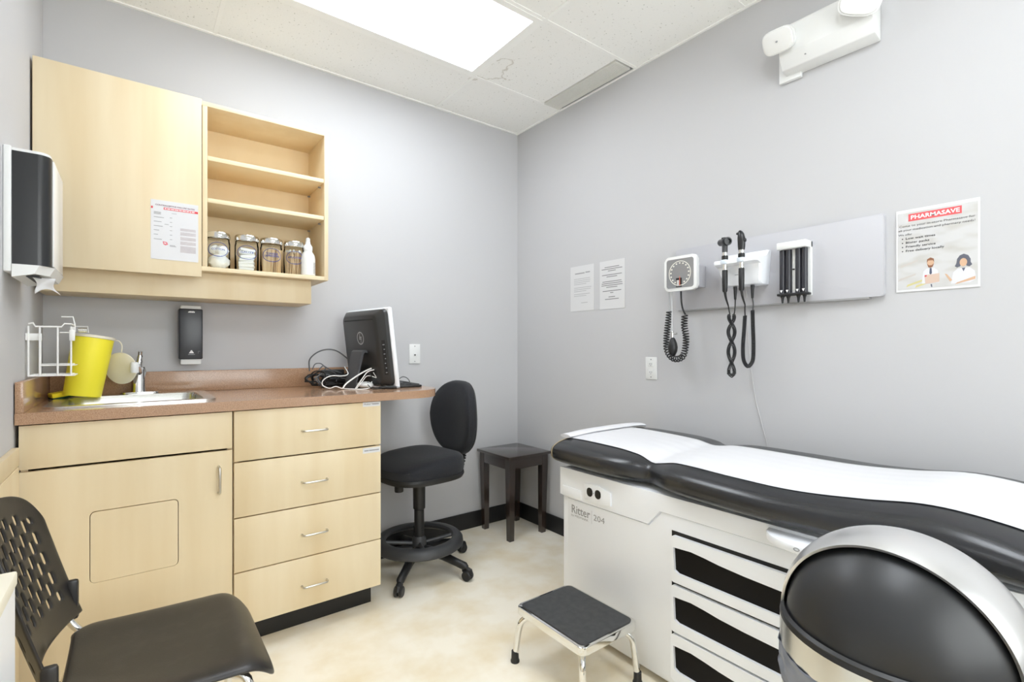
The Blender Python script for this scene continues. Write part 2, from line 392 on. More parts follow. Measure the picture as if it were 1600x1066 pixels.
# ------------------------------------------------------------------ jars and bottle on the cabinet shelf
SZ = zb + th
def jar(cx, cy, r, title, label, fill):
    t = thing('storage_jar', label, 'jar', (cx, cy, SZ + .0005), group='lidded glass jars on the cabinet shelf')
    z0 = SZ + .0005; hgt = .142
    part('glass', lathe(B(), [(r * .9, z0), (r, z0 + .006), (r, z0 + hgt - .022), (r * .95, z0 + hgt - .012), (r * .95, z0 + hgt - .003)], (cx, cy, 0), 32, None, True, False), M_glass, t)
    ld = part('lid', lathe(B(), [(r * .98, z0 + hgt - .004), (r * 1.03, z0 + hgt - .002), (r * 1.04, z0 + hgt + .016), (r * .97, z0 + hgt + .022), (r * .2, z0 + hgt + .024)], (cx, cy, 0), 32), M_chrome, t)
    part('knob', lathe(B(), [(.003, z0 + hgt + .023), (.0025, z0 + hgt + .027), (.005, z0 + hgt + .031), (.003, z0 + hgt + .035)], (cx, cy, 0), 12), M_chrome, ld)
    # oval label printed on the glass, turned to face the room
    R = r + .0006; a0 = -PI / 2 - .12; zc = z0 + .083 if title != 'COTTON' else z0 + .085
    def wrap(a, b): th_ = a0 + a / R; return Vector((cx + R * math.cos(th_), cy + R * math.sin(th_), zc + b))
    o = B(); n = 40; ra, rb = r * .92, .032
    for k in range(n):
        q = []
        for (s, kk) in ((1, k), (1, k + 1), (.93, k + 1), (.93, k)):
            an = 2 * PI * kk / n; q.append(o.verts.new(wrap(ra * s * math.cos(an), rb * s * math.sin(an))))
        o.faces.new(q)
    for a in (-.014, .012): o.faces.new([o.verts.new(wrap(*p)) for p in ((a, -rb + .001), (a + .004, -rb + .001), (a + .002, -rb + .006))])
    for k in range(6): o.faces.new([o.verts.new(wrap(-.009 + k * .0035 + p, -rb + q)) for p, q in ((0, .001), (.0025, .001), (.0025, .0035), (0, .0035))])
    part('label_ring', o, M_inkblue, t, norm=False)
    lines = title.split('|')
    for k, s in enumerate(lines):
        wd_ = ra * (1.55 if len(s) > 6 else 1.22)
        lettering('label_text', s, M_inkblue, t, (0, 0, 0), (1, 0, 0), (0, 0, 1), .0085, wd_, 'CENTER', bold=.02,
                  warp=lambda a, b, k=k: wrap(a, b - .003 + (.006 - k * .011 if len(lines) > 1 else 0)))
    fill(t, cx, cy, z0 + .003, r * .95)
M_cotton = mat('cotton', (250, 250, 248), .95, spec=.05)
M_stick = mat('pale_wood_stick', (226, 200, 160), .7)
def blob(bm, c, r, s=(1, 1, 1), seed=0, amp=.15, fr=60):
    t = bmesh.new(); bmesh.ops.create_icosphere(t, subdivisions=3, radius=1)
    for v_ in t.verts:
        d = v_.co.copy(); k = 1 + amp * noise.noise(d * 2.2 + Vector((seed * 3.1, seed, 0)))
        v_.co = Vector((c[0] + d.x * r * s[0] * k, c[1] + d.y * r * s[1] * k, c[2] + d.z * r * s[2] * k))
    join(bm, t)
def fill_cotton(t, cx, cy, z, r):
    for k, (dx, dy, dz, rr) in enumerate(((0.004, .0, .034, r * .92), (.012, -.008, .082, r * .62), (-.014, .008, .088, r * .55))):
        b_ = B(); blob(b_, (cx + dx, cy + dy, z + dz), rr, (1, 1, .85), k, .22); part('cotton_ball', b_, M_cotton, t)
def fill_gauze(t, cx, cy, z, r):
    for k in range(7):
        b_ = B(); a = random.uniform(-.35, .35); Mx = Matrix.Translation((cx + random.uniform(-.003, .003), cy, z + .009 + k * .0145)) @ Matrix.Rotation(a, 4, 'Z') @ Matrix.Rotation(random.uniform(-.12, .12), 4, 'Y')
        box(b_, -r * .66, r * .66, -r * .6, r * .6, -.0065, .0065, .004, 2, Mx); part('gauze_pad', b_, M_cotton, t)
def fill_sticks(nst, wdt, thk):
    def f(t, cx, cy, z, r):
        b_ = B()
        for k in range(nst):
            a = random.uniform(0, 2 * PI); q = r * math.sqrt(random.random()) * .82; tz = random.uniform(-.10, .10)
            Mx = Matrix.Translation((cx + q * math.cos(a), cy + q * math.sin(a), z)) @ Matrix.Rotation(tz, 4, 'Y') @ Matrix.Rotation(random.uniform(0, PI), 4, 'Z')
            box(b_, -wdt, wdt, -thk, thk, 0.002, .112 + random.uniform(-.006, .006), M=Mx)
        p_ = part('stick_bundle', b_, M_stick, t, smooth=False); p_['kind'] = 'stuff'
        if wdt < .003:
            c_ = B()
            for k in range(26):
                a = random.uniform(0, 2 * PI); q = r * math.sqrt(random.random()) * .75
                blob(c_, (cx + q * math.cos(a), cy + q * math.sin(a), z + .116), .0042, (1, 1, 1.6), k, .1)
            c_ = part('cotton_tips', c_, M_cotton, t); c_['kind'] = 'stuff'
    return f
jar(-1.903, -.235, .048, 'COTTON', 'glass jar of cotton balls marked COTTON, nearest the cabinet door', fill_cotton)
jar(-1.788, -.240, .050, 'GAUZE', 'glass jar of folded gauze pads marked GAUZE', fill_gauze)
jar(-1.683, -.240, .048, 'TONGUE|DEPRESSORS', 'glass jar of wooden sticks marked TONGUE DEPRESSORS', fill_sticks(46, .0085, .0009))
jar(-1.580, -.235, .047, 'APPLICATORS', 'glass jar of cotton swabs marked APPLICATORS beside white bottle', fill_sticks(70, .0012, .0012))
bt = thing('squeeze_bottle', 'translucent white plastic squeeze bottle at the end of the jars', 'bottle', (-1.522, -.268, SZ))
M_milky = mat('milky_plastic', (240, 240, 238), .4, trans=.15)
part('body', lathe(B(), [(.030, SZ + .0005), (.034, SZ + .005), (.034, SZ + .085), (.030, SZ + .105), (.020, SZ + .122), (.020, SZ + .128)], (-1.522, -.268, 0), 28), M_milky, bt)
part('cap', lathe(B(), [(.021, SZ + .126), (.021, SZ + .146), (.012, SZ + .160), (.010, SZ + .176), (.010, SZ + .186), (.006, SZ + .190)], (-1.522, -.268, 0), 24), M_white, bt)
lb = B()
for k in range(14):
    for w_ in range(3):
        a = -1.05 + w_ * .17 + .02; q = [lb.verts.new((-1.522 + .0345 * math.cos(aa), -.268 + .0345 * math.sin(aa), SZ + .012 + k * .004 + dz)) for aa, dz in ((a, 0), (a + .14, 0), (a + .14, .0016), (a, .0016))]; lb.faces.new(q)
part('label_print', lb, M_inkl, bt, norm=False)

# ------------------------------------------------------------------ base cabinets
FY = -.625; FB = -.606
def rod_handle(parent, p0, p1, out=.028, r=.0048, name='handle'):
    p0, p1 = Vector(p0), Vector(p1); o = Vector((0, -out, 0)); d = (p1 - p0).normalized() * .012
    path = [p0, p0 + o * .6, p0 + o * .9 + d * .3, p0 + o + d, p1 + o - d, p1 + o * .9 - d * .3, p1 + o * .6, p1]
    return part(name, tube(B(), path, r, 10), M_nickel, parent, label='satin metal bar handle')
def carcass(t, x0, x1):
    z0, z1 = .109, .966
    part('side_panel', box(B(), x0, x0 + .018, FB, -.004, z0, z1), M_maple, t, smooth=False)
    part('side_panel', box(B(), x1 - .018, x1, FB, -.004, z0, z1), M_maple, t, smooth=False)
    part('bottom_panel', box(B(), x0 + .018, x1 - .018, FB, -.004, z0, z0 + .018), M_maple, t, smooth=False)
    part('back_panel', box(B(), x0 + .018, x1 - .018, -.014, -.004, z0 + .018, z1), M_maple, t, smooth=False)
    part('toe_kick', box(B(), x0, x1 - (.012 if x1 > -1.5 else 0), -.535, -.05, .0, .108), M_dark, t, smooth=False)
sk = thing('sink_cabinet', 'maple sink base cabinet with hatch panel in its door', 'cabinet', (-2.2, -.31, 0))
carcass(sk, -2.496, -1.898)
part('false_front', box(B(), -2.498, -1.9005, FY, FB - .001, .822, .963, .0012), M_maple, sk)
hx0, hx1, hz0, hz1 = -2.326, -2.075, .411, .656
M_edge = mat('shadow_edge', (96, 66, 44), .7)
d = part('door', prism(B(), [(-2.498, .112), (-1.9005, .112), (-1.9005, .814), (-2.498, .814)], FY, FB - .001, 'y', holes=[rrect(hx0, hx1, hz0, hz1, .016)]), M_maple, sk, smooth=False)
part('hatch_panel', prism(B(), rrect(hx0 + .0022, hx1 - .0022, hz0 + .0012, hz1 - .003, .014), FY + .0005, FB - .001, 'y'), M_maple, d, smooth=False)
rod_handle(d, (-1.946, FY, .755), (-1.946, FY, .655))
dk = thing('drawer_cabinet', 'maple base cabinet with four drawers beside the stool', 'cabinet', (-1.595, -.31, 0))
carcass(dk, -1.8955, -1.294)
for k, (z0, z1, hz) in enumerate(((.765, .963, .862), (.544, .759, .645), (.328, .539, .4235), (.112, .323, .2055))):
    dr = part('drawer', box(B(), -1.8945, -1.2935, FY, FB - .001, z0, z1, .0012), M_maple, dk)
    rod_handle(dr, (-1.642, FY, hz), (-1.540, FY, hz), .026, .0042)
    if k < 2:
        zl = (.944, .731)[k]
        part('name_strip', box(B(), -1.379, -1.297, FY - .0006, FY, zl, zl + (.0205 if k == 0 else .024)), M_paper, dr, smooth=False)
        if k == 0: lettering('strip_text', 'Medical T', M_ink, dr, (-1.374, FY - .0009, zl + .008), (1, 0, 0), (0, 0, 1), .0068, .040)
        part('strip_print', strips(B(), [(-1.3335, -1.303, zl + .008, .005)] if k == 0 else [(-1.372, -1.352, zl + .009, .005), (-1.350, -1.303, zl + .009, .005)], 'y', FY - .0009), M_inkl, dr, smooth=False)

# ------------------------------------------------------------------ countertop, sink
CT = 1.005
ct = thing('countertop', 'brown speckled laminate countertop with rounded free end', 'countertop', (-1.7, -.32, .968))
xe, yf, rc = -.948, -.642, .17
poly = [(-2.505, -.003), (-2.505, yf)] + [(xe - rc + rc * math.sin(a), yf + rc - rc * math.cos(a)) for a in [PI / 2 * k / 10 for k in range(11)]] + [(xe, -.003)]
part('slab', prism(B(), poly, .968, CT, 'z', holes=[rrect(-2.425, -1.972, -.525, -.125, .03)]), M_brown, ct, smooth=False)
part('backsplash', box(B(), -2.485, -1.215, -.022, -.003, CT, 1.104, .002), M_brown, ct)
part('side_splash', box(B(), -2.505, -2.485, yf + .002, -.003, CT, 1.104, .002), M_brown, ct)
sn = thing('sink', 'stainless steel drop-in sink in the brown countertop', 'sink', (-2.2, -.3, CT))
part('rim', prism(B(), rrect(-2.455, -1.942, -.552, -.048, .045), CT + .0005, CT + .0065, 'z', holes=[rrect(-2.415, -1.982, -.512, -.150, .05)]), M_steel, sn)
bs = B(); prev = None
for (ins, z) in ((0, CT + .006), (.004, CT - .004), (.010, CT - .09), (.022, CT - .145), (.05, CT - .16), (.12, CT - .162)):
    ring = [bs.verts.new((a, b_, z)) for a, b_ in rrect(-2.415 + ins, -1.982 - ins, -.512 + ins, -.150 - ins, max(.02, .05 - ins * .2))]
    if prev:
        for i in range(len(ring)): bs.faces.new((prev[i], prev[(i + 1) % len(ring)], ring[(i + 1) % len(ring)], ring[i]))
    prev = ring
bs.faces.new(prev)
part('basin', bs, M_steel, sn, norm=False)
part('drain', lathe(B(), [(.04, CT - .161), (.042, CT - .158), (.03, CT - .157), (.028, CT - .16)], (-2.2, -.33, 0), 24), M_chrome, sn)

fc = thing('faucet', 'chrome single handle faucet at the back of the sink', 'faucet', (-2.19, -.098, CT + .0065))
z0 = CT + .0065
part('base_plate', prism(B(), rrect(-2.255, -2.115, -.125, -.068, .028), z0, z0 + .008, 'z', bev=.002), M_chrome, fc)
part('body', lathe(B(), [(.031, z0 + .008), (.0295, z0 + .014), (.0280, z0 + .06), (.0275, z0 + .104), (.023, z0 + .117), (.010, z0 + .122)], (-2.19, -.098, 0), 28), M_chrome, fc)
part('spout', tube(B(), catmull([(-2.192, -.112, z0 + .092), (-2.196, -.16, z0 + .112), (-2.200, -.21, z0 + .126), (-2.203, -.245, z0 + .128)], 5), [.016] * 10 + [.0145] * 6, 16), M_chrome, fc)
part('aerator', lathe(B(), [(.0135, z0 + .098), (.0145, z0 + .101), (.0145, z0 + .128), (.0135, z0 + .138), (.008, z0 + .142)], (-2.2045, -.252, 0), 20), M_white, fc)
part('handle', tube(B(), catmull([(-2.19, -.098, z0 + .116), (-2.188, -.094, z0 + .140), (-2.185, -.092, z0 + .165), (-2.184, -.098, z0 + .186)], 5), [.0125] * 6 + [.0105] * 5 + [.0085] * 5, 14), M_chrome, fc)

# yellow container leaning in the corner of the sink
yb = thing('yellow_container', 'yellow tapered plastic container leaning at the corner of the sink', 'container', (-2.372, -.20, CT + .012))
TM = Matrix.Translation((-2.372, -.20, CT + .012)) @ Matrix.Rotation(math.radians(8.5), 4, 'Y') @ Matrix.Rotation(math.radians(-3), 4, 'X')
part('tub', lathe(B(), [(.054, 0.002), (.058, .002), (.060, .006), (.0665, .235), (.0675, .240), (.064, .240), (.055, .006), (.02, .005)], (0, 0, 0), 40, TM), M_yellow, yb)
part('rim', lathe(B(), [(.0672, .236), (.0705, .238), (.0705, .246), (.066, .248), (.063, .246), (.063, .238)], (0, 0, 0), 40, TM, False, False), M_cream, yb)
part('lid_strap', tube(B(), catmull([TM @ Vector(p) for p in ((.069, 0, .240), (.083, .005, .238), (.094, .01, .222), (.097, .015, .195))], 6), .0022, 8), M_cream, yb)
DM = Matrix.Translation((-2.249, -.155, 1.126)) @ Matrix.Rotation(math.radians(-38), 4, 'Z') @ Matrix.Rotation(math.radians(96), 4, 'X') @ Matrix.Rotation(math.radians(0), 4, 'Y')
part('lid', lathe(B(), [(.02, -.004), (.064, -.004), (.067, -.002), (.067, .003), (.062, .005), (.02, .004)], (0, 0, 0), 40, DM), M_cream, yb, label='cream disc lid hanging from its strap')
sp = thing('sponge', 'yellow and green scouring sponge behind the sink', 'sponge', (-2.425, -.14, CT + .006))
SM = Matrix.Translation((-2.425, -.155, CT + .008)) @ Matrix.Rotation(math.radians(18), 4, 'Z') @ Matrix.Rotation(math.radians(-9), 4, 'Y')
part('foam', box(B(), -.045, .05, -.032, .032, .008, .026, .004, 2, SM), mat('sponge_yellow', (240, 215, 40), .9), sp)
part('scourer', box(B(), -.045, .05, -.032, .032, 0.001, .008, .002, 2, SM), mat('scourer_green', (28, 66, 40), .9), sp)

# ------------------------------------------------------------------ wire rack on the left wall
wr = thing('wire_rack', 'white coated wire rack on the left wall above the counter', 'rack', (-2.45, -.36, 1.11))
ya, yb_ = -.425, -.300; xa, xb = -2.500, -2.388; zb0, zt0 = 1.114, 1.294
M_wire = mat('white_wire', (238, 238, 236), .4)
def wire(path, r=.0024, n=6, cm=0, name='wire', closed=False):
    P = catmull(path, cm, closed) if cm else [Vector(p) for p in path]
    return part(name, tube(B(), P, r, n, closed), M_wire, wr)
wire([(xa, ya, zt0 + .003), (xa + .012, ya, zt0 + .006), (xa + .018, ya, zt0 - .006), (xb - .026, ya, zt0 - .006), (xb - .018, ya, zt0 + .006), (xb, ya, zt0 + .005), (xb, yb_, zt0 + .004), (xb, yb_, zt0 - .03)], .003)
for x in (xa, -2.471, -2.424, xb): wire([(x, ya, zb0), (x, ya, zt0 - .004)], .0028)
for x in (-2.482, -2.436, -2.398): wire([(x, yb_, zb0), (x, yb_, zt0 - .03)], .002)
wire([(xa, ya, zb0), (xb, ya, zb0), (xb, yb_, zb0), (xa, yb_, zb0)], .003, closed=True)
wire([(-2.471, ya, 1.150), (xb, ya, 1.150), (xb, yb_, 1.152), (-2.482, yb_, 1.152)], .0022)
for x in (-2.47, -2.44, -2.41): wire([(x, ya, zb0), (x, yb_, zb0)], .002)
wire([(xb - .03, ya, zt0 - .026), (xb + .004, ya, zt0 - .026), (xb + .004, ya, zt0 - .006)], .0022)
wire([(-2.425, yb_, zt0 + .036), (-2.392, yb_, zt0 + .037), (-2.387, yb_, zt0 + .01), (-2.386, yb_, zt0 - .02)], .0026)
part('shelf_plate', box(B(), -2.41, -2.378, ya - .002, yb_, zb0 - .003, zb0 + .001), M_wire, wr)
part('shelf_plate', box(B(), -2.405, -2.378, ya, yb_, 1.148, 1.1505), M_wire, wr)
part('wall_bracket', box(B(), LX + .001, -2.468, ya + .02, ya + .026, zt0 - .055, zt0 - .03, .001), M_wire, wr)
part('wall_bracket', box(B(), LX + .001, LX + .006, ya - .01, yb_ + .02, zt0 - .055, zt0 - .03, .001), M_wire, wr)
part('clip', box(B(), -2.393, -2.377, ya - .006, ya + .006, 1.238, 1.278, .003), M_wire, wr)
part('roller', tube(B(), [(-2.378, yb_ + .02, 1.282), (-2.352, yb_ + .02, 1.282)], .009, 14), M_steel, wr)
wire([(-2.386, yb_ + .02, 1.296), (-2.350, yb_ + .02, 1.296), (-2.348, yb_ + .02, 1.272)], .0016)

# ------------------------------------------------------------------ paper towel dispenser
td = thing('towel_dispenser', 'black and white paper towel dispenser on the left wall', 'dispenser', (LX, -.655, 1.42))
ty0, ty1 = -.80, -.515
part('back_plate', box(B(), LX, LX + .018, ty0, ty1, 1.435, 1.803, .004), M_white, td)
cov = [(LX + .0185, ty0 + .004)] + [(-2.436 + .030 * math.sin(a), ty0 + .036 - .032 * math.cos(a)) for a in [PI / 2 * k / 8 for k in range(9)]]
zA, zB = 1.458, 1.790
cv = B()
def cover_pt(u, v_):
    i = u * (len(cov) - 1); k = min(int(i), len(cov) - 2); f = i - k; a = cov[k]; b_ = cov[k + 1]
    return Vector((a[0] * (1 - f) + b_[0] * f, a[1] * (1 - f) + b_[1] * f, zA + (zB - zA) * v_))
full = cov + [(-2.406, ty1 - .01), (-2.42, ty1), (LX + .0185, ty1)]
part('cover', prism(B(), full, zA, zB, 'z'), M_blackg, td, ang=25)
part('front_reflection', box(B(), -2.4065, -2.4015, ty0 + .040, ty1 - .012, zA + .004, zB - .004, .002), mat('painted_reflection', (232, 232, 230), .2), td)  # white surroundings mirrored in the black gloss front, painted as a pale panel
part('top_cap', prism(B(), [(a - .002 if a > -2.45 else a, b_) for a, b_ in full], zB, zB + .008, 'z'), M_white, td)
chin = [(LX + .0185, ty0), (-2.43, ty0), (-2.400, ty0 + .045), (-2.400, ty1 - .01), (-2.42, ty1), (LX + .0185, ty1)]
cb = B(); lo = [cb.verts.new((a - (.012 if a > -2.48 else 0), b_, 1.420 + (.012 if a > -2.48 else 0))) for a, b_ in chin]; hi = [cb.verts.new((a, b_, zA)) for a, b_ in chin]
cb.faces.new(lo); cb.faces.new(hi[::-1])
for i in range(len(chin)): cb.faces.new((lo[i], lo[(i + 1) % len(chin)], hi[(i + 1) % len(chin)], hi[i]))
part('chin', cb, M_white, td, ang=20)
part('outlet_slot', box(B(), -2.462, -2.432, ty0 + .02, ty1 - .03, 1.425, 1.428), M_dark, td, smooth=False)
pt = B()
def towel(u, v_):
    x = -2.452 + .045 * u + .010 * v_; y = ty0 + .03 + .07 * v_ * .5 + .05 * u
    return Vector((x + .006 * math.sin(5 * v_ + 2 * u), y + .012 * math.sin(4 * u + 3 * v_), 1.428 - .05 * v_ * (1 - .35 * math.sin(3 * u))))
surf(pt, towel, 10, 10)
o = part('paper_towel', pt, M_paper, td); modif(o, 'SOLIDIFY', thickness=.0008)

# ------------------------------------------------------------------ soap dispenser
sd = thing('soap_dispenser', 'black wall soap dispenser above the counter backsplash', 'dispenser', (-2.0, -.003, 1.14))
part('back_plate', box(B(), -2.034, -1.955, -.085, -.001, 1.136, 1.409, .003), M_white, sd)
part('cover', box(B(), -2.043, -1.949, -.098, -.012, 1.160, 1.394, .006, 3), mat('charcoal_gloss', (44, 45, 50), .3), sd)
bm_ = B()
for k, hh in enumerate((.005, .007, .007, .006, .007, .0055)): bm_.faces.new([bm_.verts.new((-2.007 + k * .0044 + a + (.001 if q else 0), -.0985, 1.376 + q * hh)) for a, q in ((0, 0), (.0034, 0), (.0034, 1), (0, 1))])
part('brand_mark', bm_, M_whitep, sd, smooth=False)
em = B()
for k in range(4):
    w_ = .010 - k * .0022; em.faces.new([em.verts.new(p) for p in ((-1.994 - w_, -.0985, 1.188 + k * .0035), (-1.994 + w_, -.0985, 1.188 + k * .0035), (-1.994 + w_ * .8, -.0985, 1.191 + k * .0035), (-1.994 - w_ * .8, -.0985, 1.191 + k * .0035))])
part('emblem', em, M_whitep, sd, smooth=False)
part('mode_print', strips(B(), [(-2.007 + k * .003, -2.0048 + k * .003, 1.1805, .0035) for k in range(9)], 'y', -.0985), M_inkl, sd, smooth=False)
part('sensor_mark', strips(B(), [(-1.968, -1.960, 1.196, .0014), (-1.968, -1.9668, 1.186, .011)], 'y', -.0985), M_inkl, sd, smooth=False)

# ------------------------------------------------------------------ wall plates
def plate(name, label, cat, pos, wall):
    """small white cover plate on the back wall ('y') or right wall ('x')"""
    u, z = pos; t = thing(name, label, cat, (u, -.003, z) if wall == 'y' else (-.003, u, z))
    def bx(a0, a1, b0, b1, d0, d1, bev=0.0):
        return box(B(), a0, a1, -d1, -d0, b0, b1, bev) if wall == 'y' else box(B(), -d1, -d0, a0, a1, b0, b1, bev)
    part('cover_plate', bx(u - .037, u + .037, z - .060, z + .060, .0, .006, .002), M_white, t)
    sc_ = B()
    for dz in (.047, -.047):
        join(sc_, bx(u - .003, u + .003, z + dz - .003, z + dz + .003, .006, .0075))
    part('screws', sc_, M_grey, t)
    return t, bx
t, bx = plate('phone_jack', 'white wall plate with a single jack between computer and stool', 'wall plate', (-.815, 1.176), 'y')
part('socket', bx(-.825, -.805, 1.160, 1.178, .006, .009, .001), M_white, t)
part('socket_hole', bx(-.820, -.810, 1.164, 1.174, .009, .0095), mat('dark_socket', (70, 70, 70), .6), t)
t, bx = plate('wall_outlet', 'white wall plate partly hidden behind the computer', 'wall plate', (-1.198, 1.176), 'y')
part('socket', bx(-1.213, -1.183, 1.142, 1.210, .006, .009, .002), M_white, t)
t, bx = plate('wall_outlet', 'white wall outlet on the right wall under the paper notices', 'wall plate', (-1.170, 1.104), 'x')
for dz in (.022, -.022):
    s_ = part('socket', bx(-1.186, -1.154, 1.104 + dz - .014, 1.104 + dz + .014, .006, .009, .003), M_white, t)
    h_ = B(); join(h_, bx(-1.177, -1.174, 1.100 + dz, 1.110 + dz, .009, .0095)); join(h_, bx(-1.166, -1.163, 1.100 + dz, 1.110 + dz, .009, .0095)); join(h_, bx(-1.1725, -1.1675, 1.094 + dz, 1.098 + dz, .009, .0095))
    part('slots', h_, M_grey, s_, smooth=False)

# ------------------------------------------------------------------ all-in-one computer
# screen frame: origin at the middle of the lower edge, local x across, local y out of the back, z up
pc = thing('computer', 'black and white all-in-one computer seen from behind on the counter', 'computer', (-1.165, -.275, CT))
pa = Vector((-1.140, -.487, 0)); pb = Vector((-1.205, -.062, 0))
ex = (pb - pa).normalized(); ey = Vector((0, 0, 1)).cross(ex)        # points to -x (back of the screen)
PW = (pb - pa).length
PM = Matrix(((ex.x, ey.x, 0, pa.x), (ex.y, ey.y, 0, pa.y), (0, 0, 1, CT + .004), (0, 0, 0, 1))) @ Matrix.Rotation(math.radians(-7), 4, 'X')
PH = .412
fb = B(); box(fb, 0, PW, -.012, .012, 0, PH, .010, 3, PM)
part('white_bezel', fb, M_whitem, pc)
part('screen', box(B(), .02, PW - .02, -.0135, -.012, .055, PH - .02, M=PM), M_blackg, pc, smooth=False)
bk = B(); lo = []
lv = []
for (ins, insb, dep) in ((.010, .006, .0125), (.012, .008, .03), (.040, .016, .058), (.050, .03, .062)):
    ring = [bk.verts.new(PM @ Vector((a, dep, b_))) for a, b_ in rrect(ins, PW - ins, insb + .008, PH - ins * .7, .03 if ins < .03 else .035, 4)]
    lv.append(ring)
for A_, C_ in zip(lv, lv[1:]):
    for i in range(len(A_)): bk.faces.new((A_[i], A_[(i + 1) % len(A_)], C_[(i + 1) % len(A_)], C_[i]))
bk.faces.new(lv[-1])
part('back_housing', bk, mat('computer_back', (50, 50, 50), .32), pc, ang=30)
part('vent_slot', box(B(), .075, PW - .065, .0615, .0635, PH - .058, PH - .051, M=PM), M_dark, pc, smooth=False)
lg = B(); cl = Vector((PW * .5, .0628, PH * .64))
n = 32
for k in range(n):
    a0_, a1_ = 2 * PI * k / n, 2 * PI * (k + 1) / n
    q = [lg.verts.new(PM @ (cl + Vector((-r_ * math.cos(a_), 0, r_ * math.sin(a_))))) for r_, a_ in ((.034, a0_), (.034, a1_), (.0285, a1_), (.0285, a0_))]
    lg.faces.new(q)
def lgstroke(pts): lg.faces.new([lg.verts.new(PM @ (cl + Vector((-a, 0, b_)))) for a, b_ in pts])
lgstroke([(-.013, -.008), (-.009, -.008), (.001, .026), (-.003, .026)]); lgstroke([(-.001, -.008), (-.005, -.008), (-.001, .007), (.003, .007)]); lgstroke([(-.007, .004), (-.006, .008), (.002, .008), (.001, .004)])
lgstroke([(.009, .008), (.013, .008), (.003, -.026), (-.001, -.026)]); lgstroke([(.001, .008), (.005, .008), (.001, -.007), (-.003, -.007)]); lgstroke([(.003, -.004), (.002, -.008), (.010, -.008), (.011, -.004)]); lgstroke([(.004, .008), (.005, .004), (.013, .004), (.012, .008)])
part('logo', lg, mat('logo_silver', (190, 190, 192), .35), pc, smooth=False, norm=False)
def bev_quad(bm_, t0, t1, za, zb_, off, thick=.0015):
    d_ = Vector((.7071, .7071)); n_ = Vector((-.7071, .7071)); p0 = Vector((.012, .03))
    q = [p0 + d_ * t0 + n_ * off, p0 + d_ * t1 + n_ * off, p0 + d_ * t1 + n_ * (off - thick), p0 + d_ * t0 + n_ * (off - thick)]
    prism(bm_, [(c.x, c.y) for c in q], za, zb_, 'z', M=PM)
pp = B(); bev_quad(pp, .012, .030, .075, .250, .0012)
po = part('port_panel', pp, M_dark, pc, smooth=False)
pz = B()
for k, (w0, w1) in enumerate(((.016, .024), (.016, .022), (.018, .024), (.016, .021), (.017, .025), (.016, .023), (.016, .026))): bev_quad(pz, w0, w1, .084 + k * .0235, .088 + k * .0235, .0016, .0004)
part('ports', pz, M_grey, po, smooth=False)
# easel stand: folded steel plate
st = B(); s0, s1 = PW * .5 - .055, PW * .5 + .055
SP = [(.060, .185), (.075, .192), (.085, .182), (.150, .004), (.156, .004), (.092, .196), (.080, .204), (.060, .198)]
lo = [st.verts.new(PM @ Vector((s0 + (.0 if k < 6 else 0), a, b_))) for k, (a, b_) in enumerate(SP)]; hi = [st.verts.new(PM @ Vector((s1, a, b_))) for a, b_ in SP]
st.faces.new(lo); st.faces.new(hi[::-1])
for i in range(len(SP)): st.faces.new((lo[i], lo[(i + 1) % len(SP)], hi[(i + 1) % len(SP)], hi[i]))
for v_ in st.verts: v_.co.z = max(v_.co.z, CT + .001)
part('stand', st, mat('gunmetal', (84, 85, 87), .4, .3), pc, smooth=False)

kb = thing('keyboard', 'black computer keyboard in front of the computer screen', 'keyboard', (-1.03, -.25, CT))
KM = Matrix.Translation((-1.035, -.235, CT + .001)) @ Matrix.Rotation(math.radians(84), 4, 'Z')
kw, kd = .40, .135
kp = B(); prof = [(-kd / 2, 0), (kd / 2, 0), (kd / 2, .018), (-kd / 2, .011)]
prism(kp, [(a, b_) for a, b_ in prof], -kw / 2, kw / 2, 'x', bev=.002, M=KM)
part('base', kp, M_black, kb)
M_key = mat('key_plastic', (48, 49, 52), .5)
for rr in range(5):
    b_ = B()
    for k in range(15):
        x_ = -kw / 2 + .010 + k * .0254; y_ = -kd / 2 + .010 + rr * .0235; zz = .011 + (y_ + kd / 2) / kd * .007
        box(b_, x_, x_ + .0225, y_, y_ + .0205, zz, zz + .005, M=KM)
    part('key_row', b_, M_key, kb, smooth=False)
ms = thing('computer_mouse', 'white computer mouse behind the computer stand', 'mouse', (-1.262, -.355, CT))
mb = B(); blob(mb, (-1.262, -.355, CT + .018), 1, (.036, .052, .0178), 1, 0)
part('shell', mb, M_white, ms); part('wheel', lathe(B(), [(.006, -.004), (.006, .004)], (-1.262, -.385, CT + .031), 12, Matrix.Rotation(PI / 2, 4, 'Y')), M_grey, ms)
ad = thing('power_adapter', 'black power adapter brick among the cables on the counter', 'adapter', (-1.36, -.085, CT))
part('brick', box(B(), -1.400, -1.290, -.115, -.060, CT + .055, CT + .090, .005), M_black, ad)
part('brick_lower', box(B(), -1.395, -1.285, -.120, -.055, CT + .001, CT + .0545, .005), M_black, ad)
sw = thing('barcode_pen', 'dark slim pen-shaped stick lying under the computer edge', 'pen', (-1.17, -.46, CT))
part('barrel', tube(B(), [(-1.225, -.44, CT + .008), (-1.165, -.475, CT + .008), (-1.150, -.484, CT + .008)], [.006, .0075, .006], 10), M_black, sw)
part('tip', tube(B(), [(-1.150, -.484, CT + .008), (-1.137, -.492, CT + .008)], [.006, .004], 10), M_grey, sw)
M_cw = mat('white_cable', (240, 240, 238), .4); M_cg = mat('grey_cable', (92, 94, 96), .45)
def cable(label, pts, r, m, group='cables behind the computer'):
    pts = [(p[0], p[1], max(p[2], CT + r + .0008)) for p in pts]
    return solo('cable', tube(B(), catmull(pts, 6), r, 7), m, label, 'cable', loc=pts[len(pts) // 2][:2] + (CT,), group=group)
y = -.09
